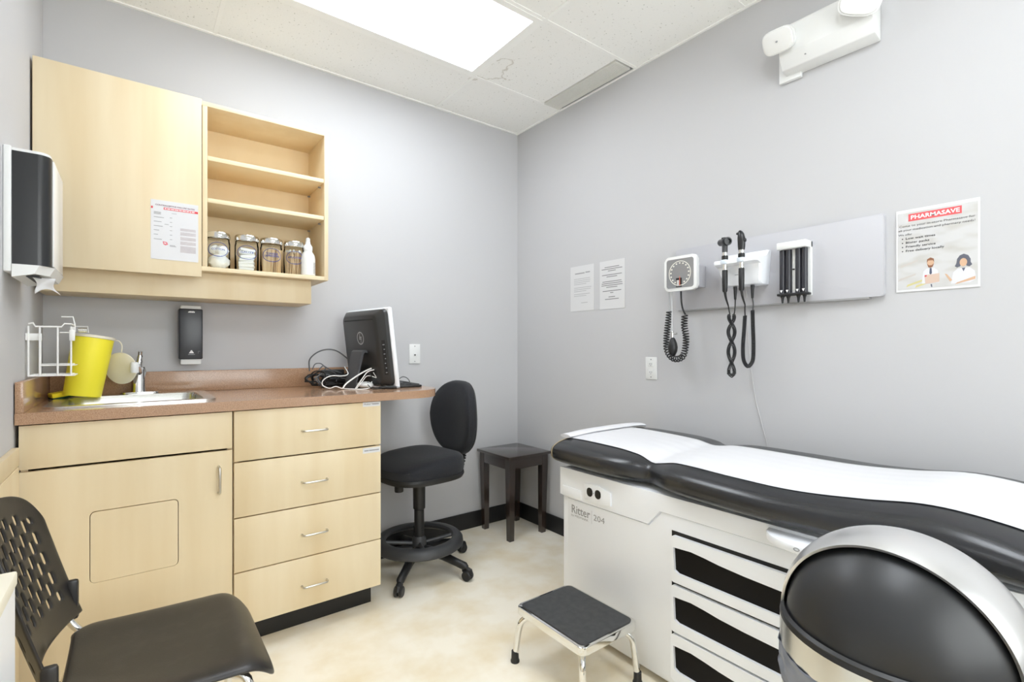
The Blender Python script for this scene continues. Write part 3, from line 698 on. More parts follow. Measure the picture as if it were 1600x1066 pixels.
cable('thick grey cable looping high beside the computer', [(-1.466, y, 1.09), (-1.468, y, 1.144), (-1.445, y, 1.176), (-1.407, y, 1.198), (-1.364, y, 1.205), (-1.323, y, 1.196), (-1.282, y, 1.168), (-1.245, y, 1.133), (-1.215, y, 1.09)], .0038, M_cg)
y = -.36
cable('thick white cable from computer port down over the stand', [(-1.215, -.37, 1.108), (-1.235, y, 1.107), (-1.285, y, 1.085), (-1.335, y, 1.055), (-1.368, y, 1.030), (-1.380, y, 1.012)], .0038, M_cw)
y = -.385
cable('white cable bending down beside the stand foot', [(-1.215, -.385, 1.104), (-1.262, y, 1.092), (-1.290, y, 1.060), (-1.312, y, 1.030), (-1.326, y, 1.010)], .0026, M_cw)
y = -.40
cable('thin white cable peaked between stand and screen bottom', [(-1.325, y, 1.012), (-1.297, y, 1.045), (-1.266, y, 1.072), (-1.196, y, 1.048), (-1.150, y - .06, 1.020)], .0019, M_cw)
cable('short thin white cable slanting under the computer', [(-1.240, -.40, 1.088), (-1.216, -.40, 1.054), (-1.176, -.42, 1.015), (-1.165, -.43, 1.008)], .0019, M_cw)
y = -.30
cable('white cable winding across the counter below the stand', [(-1.318, -.2, 1.112), (-1.334, y, 1.080), (-1.366, y, 1.070), (-1.420, y, 1.072), (-1.457, y, 1.053), (-1.461, y, 1.027), (-1.434, y - .02, 1.012), (-1.406, y - .03, 1.020), (-1.379, y - .05, 1.010), (-1.345, y - .09, 1.007), (-1.285, y - .12, 1.007), (-1.252, y - .10, 1.018), (-1.240, y - .08, 1.040)], .0024, M_cw)
y = -.43
cable('thin black cable looped beside the mouse', [(-1.281, y, 1.03), (-1.256, y, 1.007), (-1.220, y - .02, 1.007), (-1.191, y, 1.008), (-1.216, y, 1.031), (-1.250, y, 1.058), (-1.265, y + .03, 1.088)], .0022, M_black)
cable('thin black cable arching over the adapter', [(-1.469, -.15, 1.10), (-1.455, -.15, 1.128), (-1.428, -.15, 1.131), (-1.407, -.15, 1.116), (-1.375, -.15, 1.097), (-1.339, -.15, 1.085), (-1.310, -.14, 1.075)], .0028, M_cg)
cable('grey cable curling at the end of the tangle', [(-1.442, -.17, 1.098), (-1.421, -.17, 1.119), (-1.407, -.17, 1.105), (-1.428, -.17, 1.087), (-1.452, -.18, 1.059), (-1.440, -.22, 1.025), (-1.425, -.26, 1.010)], .0030, M_cg)
cable('thin black keyboard cable looping beside the screen edge', [(-1.085, -.36, 1.045), (-1.060, -.36, 1.058), (-1.035, -.36, 1.050), (-1.020, -.36, 1.030), (-1.032, -.36, 1.028), (-1.06, -.36, 1.028)], .0020, M_black)
random.seed(21)
for k in range(9):
    cx_, cy_ = -1.43 + random.uniform(-.03, .03), -.16 + random.uniform(-.03, .02); ra_, rb_ = random.uniform(.03, .06), random.uniform(.018, .045); ph = random.uniform(0, 6)
    pts = [(cx_ + ra_ * math.cos(a) + .01 * math.sin(3 * a + ph), cy_ + .035 * math.sin(a + ph), CT + .045 + rb_ * math.sin(a) * .85 + .006 * math.sin(2 * a + ph)) for a in [2 * PI * j / 10 for j in range(11)]]
    pts.append((cx_ + ra_ + .06, cy_ + .02, CT + .02 + .006 * k)); pts.append((-1.28 + .008 * k, -.16 + .01 * (k % 3), CT + .012 + .005 * k))
    cable('black cable bundled in the tangle at the counter back', pts, (.0034, .0028, .004)[k % 3], (M_black, M_cg, M_black)[k % 3], 'black cables in the tangle')

# ------------------------------------------------------------------ drafting stool
ds = thing('drafting_stool', 'black fabric drafting stool with foot ring beside the counter', 'stool', (-.962, -.357, 0), math.radians(186))
def lp(name, bm, m, parent=ds, **k): return part(name, bm, m, parent, local=True, **k)
rot0 = math.radians(186)
for k in range(5):
    a = math.radians(225 + 72 * k) - rot0; ca, sa = math.cos(a), math.sin(a)
    path = [(ca * r_, sa * r_, z_) for r_, z_ in ((.02, .112), (.08, .112), (.16, .100), (.24, .082), (.292, .070), (.305, .064))]
    leg = lp('base_leg', tube(B(), path, [.026, .025, .022, .020, .020, .012], 12), M_black)
    cst = B(); q = Vector((ca * .30, sa * .30, 0)); ax = Vector((-sa, ca, 0))
    for s_ in (-1, 1):
        lathe(cst, [(.010, -.009), (.022, -.009), (.026, -.005), (.026, .005), (.022, .009), (.010, .009)], q + ax * (s_ * .0125) + Vector((ca * .008, sa * .008, .0262)), 18, axis_M(ax))
    lathe(cst, [(.006, .03), (.006, .062)], q, 8)
    tube(cst, [q + Vector((ca * .03, sa * .03, .030)), q + Vector((ca * .02, sa * .02, .048)), q + Vector((0, 0, .055)), q + Vector((-ca * .018, -sa * .018, .046))], [.012, .017, .018, .012], 8)
    lp('caster', cst, M_black, leg)
lp('hub', lathe(B(), [(.03, .075), (.042, .085), (.042, .125), (.034, .135)], n=24), M_black)
lp('column', lathe(B(), [(.028, .13), (.027, .33), (.033, .335), (.0335, .475), (.028, .48)], n=24), M_black)
RZ = .174
fr = B()
prof = [(.182, RZ - .012), (.178, RZ + .002), (.186, RZ + .012), (.205, RZ + .014), (.225, RZ + .008), (.238, RZ - .006), (.241, RZ - .030), (.232, RZ - .038), (.205, RZ - .024)]
N = 56; rings = [[fr.verts.new((r_ * math.cos(2 * PI * k / N), r_ * math.sin(2 * PI * k / N), z_)) for k in range(N)] for r_, z_ in prof]
for i in range(len(rings)):
    A_, C_ = rings[i], rings[(i + 1) % len(rings)]
    for k in range(N): fr.faces.new((A_[k], A_[(k + 1) % N], C_[(k + 1) % N], C_[k]))
M_ring = mat('ring_plastic', (58, 59, 61), .45)
ring_o = lp('foot_ring', fr, M_ring)
for k in range(4):
    a = PI / 4 + PI / 2 * k + .35
    lp('spoke', tube(B(), [(.03 * math.cos(a), .03 * math.sin(a), RZ - .028), (.188 * math.cos(a), .188 * math.sin(a), RZ - .004)], .011, 8), M_ring, ring_o)
lp('ring_hub', lathe(B(), [(.028, RZ - .05), (.04, RZ - .045), (.038, RZ - .005), (.029, RZ + .01)], n=20), M_ring, ring_o)
lp('mechanism', box(B(), -.10, .10, -.075, .075, .478, .510, .008), M_black)
lp('lever', tube(B(), [(.02, -.07, .487), (.02, -.15, .482), (.02, -.19, .480)], [.005, .005, .014], 8), M_black)
lp('tension_knob', lathe(B(), [(.022, .448), (.024, .452), (.024, .478)], (.125, 0, 0), 16), M_black)
def superell(bm, cx_, cy_, z0_, z1_, rx, ry, n1_, shape, N=44):
    rr = []
    for s_, z_ in shape:
        rr.append([bm.verts.new((cx_ + rx * s_ * math.copysign(abs(math.cos(t_)) ** (2 / n1_), math.cos(t_)), cy_ + ry * s_ * math.copysign(abs(math.sin(t_)) ** (2 / n1_), math.sin(t_)), z0_ + (z1_ - z0_) * z_)) for t_ in [2 * PI * k / N for k in range(N)]])
    for A_, C_ in zip(rr, rr[1:]):
        for k in range(N): bm.faces.new((A_[k], A_[(k + 1) % N], C_[(k + 1) % N], C_[k]))
    bm.faces.new(rr[0][::-1]); bm.faces.new(rr[-1]); return bm
sb = B(); superell(sb, .01, 0, .505, .545, .225, .232, 3.0, [(.80, 0), (.96, .25), (1.0, .7), (.99, 1)]); lp('seat_shell', sb, M_black)
sb = B(); superell(sb, .01, 0, .538, .634, .222, .230, 3.0, [(.97, 0), (1.0, .2), (1.01, .5), (.985, .72), (.93, .87), (.82, .96), (.6, 1.0), (.3, .98)])
for v_ in sb.verts:
    if v_.co.z > .595: v_.co.z += .012 * (-(v_.co.x) / .22) + .010 * (abs(v_.co.y) / .23) ** 2 - .035 * max(0, v_.co.x / .22) ** 3
lp('seat', sb, M_fabric)
# backrest: padded oval, leaning back, with post and bellows
BMx = Matrix.Translation((-.278, 0, .808)) @ Matrix.Rotation(math.radians(-9), 4, 'Y')
def back_pt(t_, s_, dep):
    sx = math.cos(t_); sz = math.sin(t_); wy = .198 * s_ * math.copysign(abs(sx) ** .78, sx); hz = .212 * s_ * math.copysign(abs(sz) ** .86, sz)
    wy *= 1 - .10 * (hz / .212) * (1 if hz > 0 else -.4)
    return BMx @ Vector((dep + .05 * (wy / .198) ** 2 + .018 * math.sin(hz * 9), wy, hz))
def back_shell(layers):
    b_ = B(); N = 48; rr = [[b_.verts.new(back_pt(2 * PI * k / N, s_, d_)) for k in range(N)] for s_, d_ in layers]
    for A_, C_ in zip(rr, rr[1:]):
        for k in range(N): b_.faces.new((A_[k], A_[(k + 1) % N], C_[(k + 1) % N], C_[k]))
    b_.faces.new(rr[0][::-1]); b_.faces.new(rr[-1]); return b_
lp('backrest', back_shell([(.97, -.012), (1.0, 0), (1.0, .018), (.97, .034), (.90, .045), (.75, .052), (.5, .055), (.2, .056)]), M_fabric)
lp('back_shell', back_shell([(.3, -.034), (.75, -.032), (.93, -.026), (.985, -.012)]), M_black)
lp('back_post', tube(B(), catmull([(-.10, 0, .492), (-.22, 0, .496), (-.278, 0, .53), (-.292, 0, .60), (-.312, 0, .76)], 5), .019, 10), M_black)
blw = B(); pth = catmull([(-.258, 0, .508), (-.280, 0, .54), (-.290, 0, .58), (-.294, 0, .612)], 8)
tube(blw, pth, [.024 + (.006 if k % 3 else -.004) for k in range(len(pth))], 14); lp('bellows', blw, M_black)

# ------------------------------------------------------------------ side table
stb = thing('side_table', 'small square dark espresso side table in the room corner', 'table', (-.195, -.2, 0))
part('table_top', box(B(), -.368, -.022, -.388, -.026, .517, .534, .002), M_espresso, stb)
for nm, a in (('apron', (-.350, -.040, -.372, -.356)), ('apron', (-.350, -.040, -.058, -.042)), ('apron', (-.352, -.336, -.356, -.058)), ('apron', (-.054, -.038, -.356, -.058))):
    part(nm, box(B(), *a, .450, .5165, .001), M_espresso, stb)
for x_ in (-.353, -.037):
    for y_ in (-.373, -.041):
        b_ = B(); sx = 1 if x_ < -.2 else -1; sy = 1 if y_ < -.2 else -1
        for z_, w_, o_ in ((.5165, .046, 0), (.44, .046, 0), (0, .033, .006)):
            pass
        vs = []
        for z_, w_, o_ in ((0, .034, .010), (.45, .046, 0), (.5165, .046, 0)):
            vs.append([b_.verts.new((x_ + sx * (o_ + p * w_), y_ + sy * (o_ + q * w_), z_)) for p, q in ((0, 0), (1, 0), (1, 1), (0, 1))])
        for A_, C_ in zip(vs, vs[1:]):
            for k in range(4): b_.faces.new((A_[k], A_[(k + 1) % 4], C_[(k + 1) % 4], C_[k]))
        b_.faces.new(vs[0]); b_.faces.new(vs[-1])
        part('leg', b_, M_espresso, stb, smooth=False)

# ------------------------------------------------------------------ step stool
sp_ = thing('step_stool', 'chrome step stool with black rubber top beside the exam table', 'step stool', (-.89, -1.495, 0))
sx0, sx1, sy0, sy1, sz = -1.035, -.750, -1.674, -1.316, .222
fo = rrect(sx0, sx1, sy0, sy1, .022); fi = rrect(sx0 + .004, sx1 - .004, sy0 + .004, sy1 - .004, .02)
part('platform', prism(B(), fo, sz - .030, sz - .002, 'z', bev=.003), M_chrome, sp_)
part('rubber_mat', prism(B(), rrect(sx0 + .012, sx1 - .012, sy0 + .012, sy1 - .012, .02), sz - .002, sz + .002, 'z'), mat('rubber_mat', (52, 53, 55), .55, rgb2=(62, 63, 65), scale=(40, 40, 40)), sp_)
for ix, iy in ((0, 0), (0, 1), (1, 0), (1, 1)):
    cx_ = sx0 + .03 if ix == 0 else sx1 - .03; cy_ = sy0 + .03 if iy == 0 else sy1 - .03; ox = -1 if ix == 0 else 1; oy = -1 if iy == 0 else 1
    oxx = .018 if ix == 0 else .010
    pth = catmull([(cx_ - ox * .05, cy_ - oy * .05, sz - .036), (cx_ - ox * .012, cy_ - oy * .012, sz - .042), (cx_ + ox * .012, cy_ + oy * .012, sz - .062), (cx_ + ox * (.012 + oxx * .5), cy_ + oy * .022, .12), (cx_ + ox * (.012 + oxx), cy_ + oy * .034, .02)], 6)
    lg_ = part('leg', tube(B(), pth, .0115, 14), M_chrome, sp_)
    ft = Vector(pth[-1]); part('rubber_foot', lathe(B(), [(.017, 0.0), (.0175, .006), (.0145, .012), (.0138, .042), (.012, .043)], (ft.x, ft.y, 0), 18), M_black, lg_)

# ------------------------------------------------------------------ examination table
et = thing('exam_table', 'white examination table with black cushioned top along the right wall', 'exam table', (-.39, -2.0, 0))
TX = -.700; Ya, Yb = -1.222, -2.86
part('base_cabinet', box(B(), TX, -.085, Yb, Ya, .022, .69, .012, 3), M_whitem, et)
part('plinth', box(B(), TX + .04, -.12, Yb + .03, Ya - .03, 0, .0215), M_dark, et, smooth=False)
# upper fascia panel with its stepped lower edge
fa = [(Ya + .006, .69), (Ya + .006, .570), (-1.258, .566), (-1.688, .566), (-1.738, .630), (-2.86, .628), (-2.86, .69)]
part('fascia', prism(B(), fa, TX - .010, TX + .004, 'x', bev=.0025), M_whitem, et)
part('side_panel', prism(B(), [(-1.262, .562), (-1.692, .562), (-1.742, .6255), (-2.86, .6235), (-2.86, .04), (-1.262, .04)], TX - .006, TX + .004, 'x', bev=.002), M_whitem, et)
part('cover_flap', box(B(), TX - .0135, TX - .008, -1.350, -1.235, .572, .612, .002), M_whitem, et)
op = part('outlet_plate', prism(B(), [(-1.368, .650), (-1.45, .656), (-1.512, .640), (-1.514, .588), (-1.44, .580), (-1.366, .586)][::-1], TX - .018, TX - .009, 'x', bev=.003), M_whitem, et)
for y_ in (-1.403, -1.448):
    part('socket', prism(B(), rrect(y_ - .0155, y_ + .0155, .602, .638, .0145), TX - .0195, TX - .0175, 'x'), M_dark, op)
part('screw', lathe(B(), [(.002, 0), (.002, .001)], (TX - .019, -1.4255, .620), 8, Matrix.Rotation(-PI / 2, 4, 'Y')), M_grey, op)
lettering('maker_name', 'Ritter', M_inkl, et, (TX - .0066, -1.283, .505), (0, -1, 0), (0, 0, 1), .034, .108, bold=.01)
lettering('maker_line', 'by MIDMARK', M_inkl, et, (TX - .0066, -1.283, .490), (0, -1, 0), (0, 0, 1), .009, .100)
part('maker_rule', strips(B(), [(-1.4045, -1.4035, .487, .055)], 'x', TX - .0066), M_inkl, et, smooth=False)
lettering('model_number', '204', M_inkl, et, (TX - .0066, -1.412, .505), (0, -1, 0), (0, 0, 1), .024, .060)
# drawers
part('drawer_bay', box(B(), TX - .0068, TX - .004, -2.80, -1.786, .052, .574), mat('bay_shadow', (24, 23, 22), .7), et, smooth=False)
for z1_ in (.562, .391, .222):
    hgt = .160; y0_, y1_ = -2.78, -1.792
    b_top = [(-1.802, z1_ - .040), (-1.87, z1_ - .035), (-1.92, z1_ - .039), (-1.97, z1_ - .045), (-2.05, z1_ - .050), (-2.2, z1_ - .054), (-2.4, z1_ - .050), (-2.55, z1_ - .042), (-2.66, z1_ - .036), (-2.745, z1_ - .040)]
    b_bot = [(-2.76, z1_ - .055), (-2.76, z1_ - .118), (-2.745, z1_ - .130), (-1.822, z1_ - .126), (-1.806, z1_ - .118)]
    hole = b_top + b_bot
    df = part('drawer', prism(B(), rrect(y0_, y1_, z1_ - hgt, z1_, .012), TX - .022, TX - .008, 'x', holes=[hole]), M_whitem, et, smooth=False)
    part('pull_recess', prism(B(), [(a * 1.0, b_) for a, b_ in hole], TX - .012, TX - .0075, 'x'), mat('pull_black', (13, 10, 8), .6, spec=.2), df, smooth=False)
# lever tab under the cushion
tabp = [(TX - .008, -2.125)] + [(TX - .008 - .088 * math.sin(PI * k / 12), -2.235 + .115 * math.cos(PI * k / 12)) for k in range(13)] + [(TX - .008, -2.345)]
tb_ = part('pull_tab', prism(B(), tabp[1:-1], .658, .682, 'z', bev=.005), M_whitem, et)
part('tab_mark', prism(B(), oval(-2.235, .672, .008, .005, 14), TX - .0972, TX - .0955, 'x', holes=[oval(-2.235, .672, .006, .003, 14)]), M_grey, tb_)

WC = [(-1.160, .285), (-1.168, .325), (-1.19, .348), (-1.25, .360), (-1.40, .362), (-1.52, .356), (-1.61, .332), (-1.668, .298), (-1.712, .316), (-1.79, .350), (-1.95, .366), (-2.12, .371), (-2.30, .361), (-2.44, .352), (-2.58, .362), (-2.70, .366), (-2.79, .352), (-2.845, .318), (-2.868, .26)]
ZT = [(-1.160, .760), (-1.172, .800), (-1.21, .815), (-1.40, .818), (-1.60, .812), (-1.68, .800), (-1.78, .813), (-2.0, .813), (-2.2, .812), (-2.35, .822), (-2.47, .838), (-2.56, .834), (-2.66, .815), (-2.76, .785), (-2.84, .750), (-2.868, .725)]
ZB = [(-1.160, .715), (-1.18, .698), (-1.30, .690), (-1.60, .686), (-2.0, .684), (-2.4, .684), (-2.60, .686), (-2.868, .690)]
def interp(T, y_):
    for (a, p), (b_, q) in zip(T, T[1:]):
        if a >= y_ >= b_:
            i = T.index((a, p)); f = (a - y_) / (a - b_)
            m0 = (q - T[max(0, i - 1)][1]) / (T[max(0, i - 1)][0] - b_) if i > 0 else (q - p) / (a - b_)
            k = i + 2 if i + 2 < len(T) else i + 1
            m1 = (T[k][1] - p) / (a - T[k][0])
            dx_ = a - b_; h00 = 2 * f ** 3 - 3 * f * f + 1; h10 = f ** 3 - 2 * f * f + f; h01 = -2 * f ** 3 + 3 * f * f; h11 = f ** 3 - f * f
            return h00 * p + h10 * dx_ * m0 + h01 * q + h11 * dx_ * m1
    return T[-1][1] if y_ < T[-1][0] else T[0][1]
CXc, NE = -.392, 3.3
def sect(y_, grow=0.0):
    w_, zt_, zb_ = interp(WC, y_) + grow, interp(ZT, y_) + grow, interp(ZB, y_) - grow
    return w_, (zt_ + zb_) / 2, (zt_ - zb_) / 2
def cush_pt(t_, y_, grow=0.0):
    w_, zc_, hh = sect(y_, grow); c_, s_ = math.cos(t_), math.sin(t_)
    return Vector((CXc + w_ * math.copysign(abs(c_) ** (2 / NE), c_), y_, zc_ + hh * math.copysign(abs(s_) ** (2 / (2.6 if s_ > 0 else NE)), s_)))
def cush_top(x_, y_):
    w_, zc_, hh = sect(y_); k = min(1, abs((x_ - CXc) / w_)) ; return zc_ + hh * max(0, 1 - k ** NE) ** (1 / 2.6)
cu = B(); ys = [-1.160 - (2.868 - 1.160) * (k / 90) for k in range(91)]; ys = sorted(set([-1.160, -1.164, -1.170, -1.178] + ys + [-2.86, -2.864]), reverse=True)
N = 48; rr = [[cu.verts.new(cush_pt(2 * PI * k / N, y_)) for k in range(N)] for y_ in ys]
for A_, C_ in zip(rr, rr[1:]):
    for k in range(N): cu.faces.new((A_[k], A_[(k + 1) % N], C_[(k + 1) % N], C_[k]))
cu.faces.new(rr[0]); cu.faces.new(rr[-1][::-1])
part('cushion', cu, M_vinyl, et, ang=80, label='black vinyl upholstered top with contoured sides')
sb = B(); ring1 = [cush_pt(2 * PI * k / 64, -1.196, .002) for k in range(64)]; ring2 = [cush_pt(2 * PI * k / 64, -1.203, .002) for k in range(64)]
a_ = [sb.verts.new(p) for p in ring1]; c_ = [sb.verts.new(p) for p in ring2]
for k in range(64): sb.faces.new((a_[k], a_[(k + 1) % 64], c_[(k + 1) % 64], c_[k]))
o = part('paper_strap', sb, mat('tan_strap', (176, 160, 128), .5), et); modif(o, 'SOLIDIFY', thickness=.0012)
# crepe paper cover
ps = thing('table_paper', 'white paper sheet pulled along the exam table cushion', 'paper', (-.43, -1.9, .82))
pn0 = [(-1.19, -.650), (-1.6, -.655), (-2.1, -.690), (-2.4, -.660), (-2.6, -.655), (-2.868, -.640)]
pf0 = [(-1.19, -.235), (-1.6, -.25), (-2.1, -.25), (-2.4, -.225), (-2.6, -.205), (-2.868, -.20)]
pb_ = B()
def paper(u, v_):
    y_ = -1.19 - (2.845 - 1.19) * v_; a = interp(pn0, y_); b_ = interp(pf0, y_); x_ = a + (b_ - a) * u
    return Vector((x_, y_, cush_top(x_, y_) + .0028 + .0006 * math.sin(40 * u + 9 * v_)))
surf(pb_, paper, 26, 84)
M_crepe = mat('crepe_paper', (218, 218, 221), .75, spec=.15, bump=.1, bscale=700)
o = part('sheet', pb_, M_crepe, ps, ang=60); modif(o, 'SOLIDIFY', thickness=.0006)
hb = B()
def fold(u, v_):
    x_ = -.665 + .535 * u; a = 2 * PI * v_
    return Vector((x_, -1.202 + .032 * math.cos(a), cush_top(max(x_, -.64), -1.205) + .0105 + .0085 * math.sin(a) + .003 * u))
g_ = surf(hb, fold, 12, 14)
hb.faces.new([g_[0][j] for j in range(14)]); hb.faces.new([g_[12][j] for j in range(14)])
bmesh.ops.remove_doubles(hb, verts=hb.verts[:], dist=.0002)
part('folded_end', hb, M_crepe, ps)

# ------------------------------------------------------------------ roll-top waste bin
wb = thing('waste_bin', 'steel roll-top waste bin with black domed flap beside the exam table', 'waste bin', (-1.108, -2.540, 0))
bc = (-1.108, -2.540, 0); RB = .189; ZR = .700
part('body', lathe(B(), [(RB - .006, .004), (RB - .004, .02), (RB - .004, ZR - .062), (RB - .010, ZR - .06)], bc, 64), M_steel, wb)
part('foot_band', lathe(B(), [(RB - .003, 0), (RB - .001, .003), (RB - .001, .024), (RB - .005, .026)], bc, 64), M_black, wb)
part('collar', lathe(B(), [(RB - .012, ZR - .055), (RB, ZR - .055), (RB, ZR - .004), (RB - .004, ZR - .002)], bc, 64, None, False, False), M_steel, wb)
part('rim_seal', lathe(B(), [(RB - .006, ZR - .008), (RB + .0005, ZR - .005), (RB - .0005, ZR + .001), (RB - .002, ZR + .003), (RB - .001, ZR + .006), (RB - .007, ZR + .010), (RB - .012, ZR + .006)], bc, 64, None, False, False), M_black, wb)
ln = B(); N = 90
def liner(u, v_):
    a = 2 * PI * u; rr_ = RB - .003 + .006 * (noise.noise(Vector((math.cos(a) * 7, math.sin(a) * 7, v_ * 4))) + .6)
    return Vector((bc[0] + rr_ * math.cos(a), bc[1] + rr_ * math.sin(a), ZR - .055 - .06 * v_ * (1 + .35 * noise.noise(Vector((math.cos(a) * 5, math.sin(a) * 5, 3))))))
surf(ln, liner, N, 10, True)
o = part('bin_liner', ln, M_liner, wb, ang=30); modif(o, 'SOLIDIFY', thickness=.0006)
def dome(rad, keep, zc_, nlat=26, nlon=88, xs=-1):
    b_ = B(); rows_ = []
    for i in range(nlat + 1):
        ph = PI / 2 * i / nlat
        rows_.append([b_.verts.new((bc[0] + rad * math.cos(ph) * math.cos(2 * PI * k / nlon), bc[1] + rad * math.cos(ph) * math.sin(2 * PI * k / nlon), zc_ + rad * math.sin(ph))) for k in range(nlon)] if i < nlat else [b_.verts.new((bc[0], bc[1], zc_ + rad))])
    for i in range(nlat - 1):
        for k in range(nlon): b_.faces.new((rows_[i][k], rows_[i][(k + 1) % nlon], rows_[i + 1][(k + 1) % nlon], rows_[i + 1][k]))
    for k in range(nlon): b_.faces.new((rows_[-2][k], rows_[-2][(k + 1) % nlon], rows_[-1][0]))
    return b_
hb_ = B(); RH = RB - .002
def hood_pt(u, v_):
    xo = -.072 + (RH + .072) * math.sin(u * PI / 2) ** 1.0 if u < 1 else RH
    r_ = math.sqrt(max(0, RH * RH - xo * xo)); a = PI * v_
    return Vector((bc[0] + xo - .085 * r_ * math.sin(a) * (1 - u), bc[1] + r_ * math.cos(a), ZR - .004 + r_ * math.sin(a)))
def hood_in(u, v_):
    p = hood_pt(u, v_); c0 = Vector((bc[0], bc[1], ZR - .004)); return c0 + (p - c0) * ((RH - .005) / RH)
g1 = surf(hb_, hood_pt, 24, 60); g2 = surf(hb_, hood_in, 24, 60)
for k in range(60): hb_.faces.new((g1[0][k], g1[0][k + 1], g2[0][k + 1], g2[0][k]))
bmesh.ops.remove_doubles(hb_, verts=hb_.verts[:], dist=.00005)
part('hood', hb_, mat('satin_steel', (240, 240, 240), .30, 1.0), wb, ang=50, label='polished steel half dome')
part('flap', dome(RB - .011, None, ZR - .004), mat('flap_black', (40, 41, 43), .4), wb, ang=60, label='black plastic swing dome')

# ------------------------------------------------------------------ diagnostic board on the right wall
db = thing('diagnostic_board', 'long pale grey mounting board on the right wall', 'board', (-.01, -1.77, 1.40))
part('panel', prism(B(), rrect(-2.211, -1.332, 1.403, 1.708, .012), -.022, -.001, 'x', bev=.004), M_board, db)
part('bottom_rail', box(B(), -.024, -.001, -2.165, -1.35, 1.396, 1.4025), mat('rail_grey', (150, 150, 150), .5), db, smooth=False)
BX = -.0225
bp = thing('blood_pressure_gauge', 'square white blood pressure gauge at the end of the grey board', 'gauge', (BX, -1.43, 1.49))
part('bracket', box(B(), -.104, BX, -1.500, -1.395, 1.503, 1.607, .004), M_board, bp)
part('housing', prism(B(), rrect(-1.516, -1.341, 1.487, 1.654, .022), -.128, -.104, 'x', bev=.007), M_white, bp)
part('dial', prism(B(), rrect(-1.502, -1.355, 1.501, 1.640, .012), -.1292, -.1275, 'x'), mat('dial_grey', (134, 136, 140), .15, coat=1), bp)
dc = (-1.4285, 1.5705)
ring = B(); prism(ring, oval(dc[0], dc[1], .060, .060, 48), -.1298, -.1293, 'x', holes=[oval(dc[0], dc[1], .0565, .0565, 48)])
for k in range(15):
    a = -PI * .62 + k * PI * 2 * .81 / 14 + PI / 2 + PI; a = math.radians(-60 - 0 + 0) - k * math.radians(300) / 14 + math.radians(0)
    a = math.radians(240) - k * math.radians(300) / 14
    q = oval(dc[0] - .049 * math.cos(a), dc[1] + .049 * math.sin(a), .0045, .0035, 10); prism(ring, q, -.1298, -.1293, 'x')
part('dial_marks', ring, mat('dial_white', (222, 222, 214), .5), bp, smooth=False)
part('dial_block', prism(B(), [(-1.440, 1.505), (-1.408, 1.505), (-1.408, 1.548), (-1.440, 1.548)], -.1297, -.1293, 'x'), M_dark, bp, smooth=False)
part('dial_needle', prism(B(), [(-1.430, 1.512), (-1.427, 1.512), (-1.427, 1.556), (-1.430, 1.556)], -.1302, -.1298, 'x'), mat('orange_needle', (226, 100, 70), .5), bp, smooth=False)
part('dial_scale', prism(B(), [(-1.4255, 1.510), (-1.412, 1.510), (-1.412, 1.538), (-1.4255, 1.538)], -.1302, -.1298, 'x'), mat('scale_white', (190, 190, 190), .5), bp, smooth=False)
cpth = catmull([(-.10, -1.351, 1.395), (-.10, -1.343, 1.34), (-.10, -1.334, 1.27), (-.10, -1.335, 1.21), (-.10, -1.358, 1.170), (-.10, -1.392, 1.158), (-.10, -1.425, 1.172), (-.10, -1.440, 1.215), (-.10, -1.443, 1.27), (-.10, -1.434, 1.32), (-.10, -1.436, 1.37)], 10)
hp = B(); tube(hp, coil(cpth, .0135, 40, 10), .0032, 6)
tube(hp, catmull([(-.10, -1.416, 1.49), (-.10, -1.418, 1.44), (-.10, -1.426, 1.40), (-.10, -1.440, 1.372)], 6), .0042, 8)
part('coiled_tube', hp, M_black, bp)
part('grey_tube', tube(B(), [(-.10, -1.362, 1.49), (-.10, -1.364, 1.40), (-.10, -1.367, 1.285)], .0035, 8), mat('clear_tube', (196, 198, 200), .3), bp)
part('grey_tube', tube(B(), [(-.10, -1.349, 1.49), (-.10, -1.350, 1.43), (-.10, -1.351, 1.395)], .0026, 8), mat('clear_tube2', (170, 172, 174), .3), bp)
part('valve', lathe(B(), [(.007, 1.262), (.007, 1.292), (.005, 1.296)], (-.10, -1.367, 0), 12), M_steel, bp)
part('valve_screw', tube(B(), [(-.10, -1.374, 1.282), (-.10, -1.392, 1.282)], [.003, .006], 8), M_steel, bp)
part('bulb', lathe(B(), [(.006, 1.264), (.012, 1.256), (.020, 1.236), (.0235, 1.215), (.021, 1.195), (.012, 1.176), (.005, 1.170)], (-.10, -1.370, 0), 20), M_black, bp)

du = thing('diagnostic_station', 'white wall transformer cradle holding two instrument handles', 'instrument station', (BX, -1.72, 1.485))
pr = [(BX, 1.636), (-.045, 1.634), (-.066, 1.612), (-.076, 1.606), (-.145, 1.598), (-.152, 1.590), (-.150, 1.580), (-.118, 1.570), (-.108, 1.545), (-.104, 1.508), (-.094, 1.490), (-.080, 1.485), (BX, 1.485)]
b_ = B(); secs = []
for y_, k in ((-1.628, .93), (-1.622, 1), (-1.64, 1), (-1.78, 1), (-1.804, 1), (-1.812, .95)):
    pass
for y_, k in ((-1.612, .90), (-1.618, 1.0), (-1.80, 1.0), (-1.808, .93)):
    zc_ = 1.56; secs.append([b_.verts.new((BX + (a - BX) * k, y_ + (-.025 if z_ < 1.56 and y_ > -1.7 else 0) * (1.56 - z_) / .075 + (.012 if z_ < 1.56 and y_ < -1.7 else 0) * (1.56 - z_) / .075, zc_ + (z_ - zc_) * (k * .5 + .5))) for a, z_ in pr])
for A_, C_ in zip(secs, secs[1:]):
    for k in range(len(pr)): b_.faces.new((A_[k], A_[(k + 1) % len(pr)], C_[(k + 1) % len(pr)], C_[k]))
b_.faces.new(secs[0]); b_.faces.new(secs[-1][::-1])
part('housing', b_, M_whitem, du, ang=35)
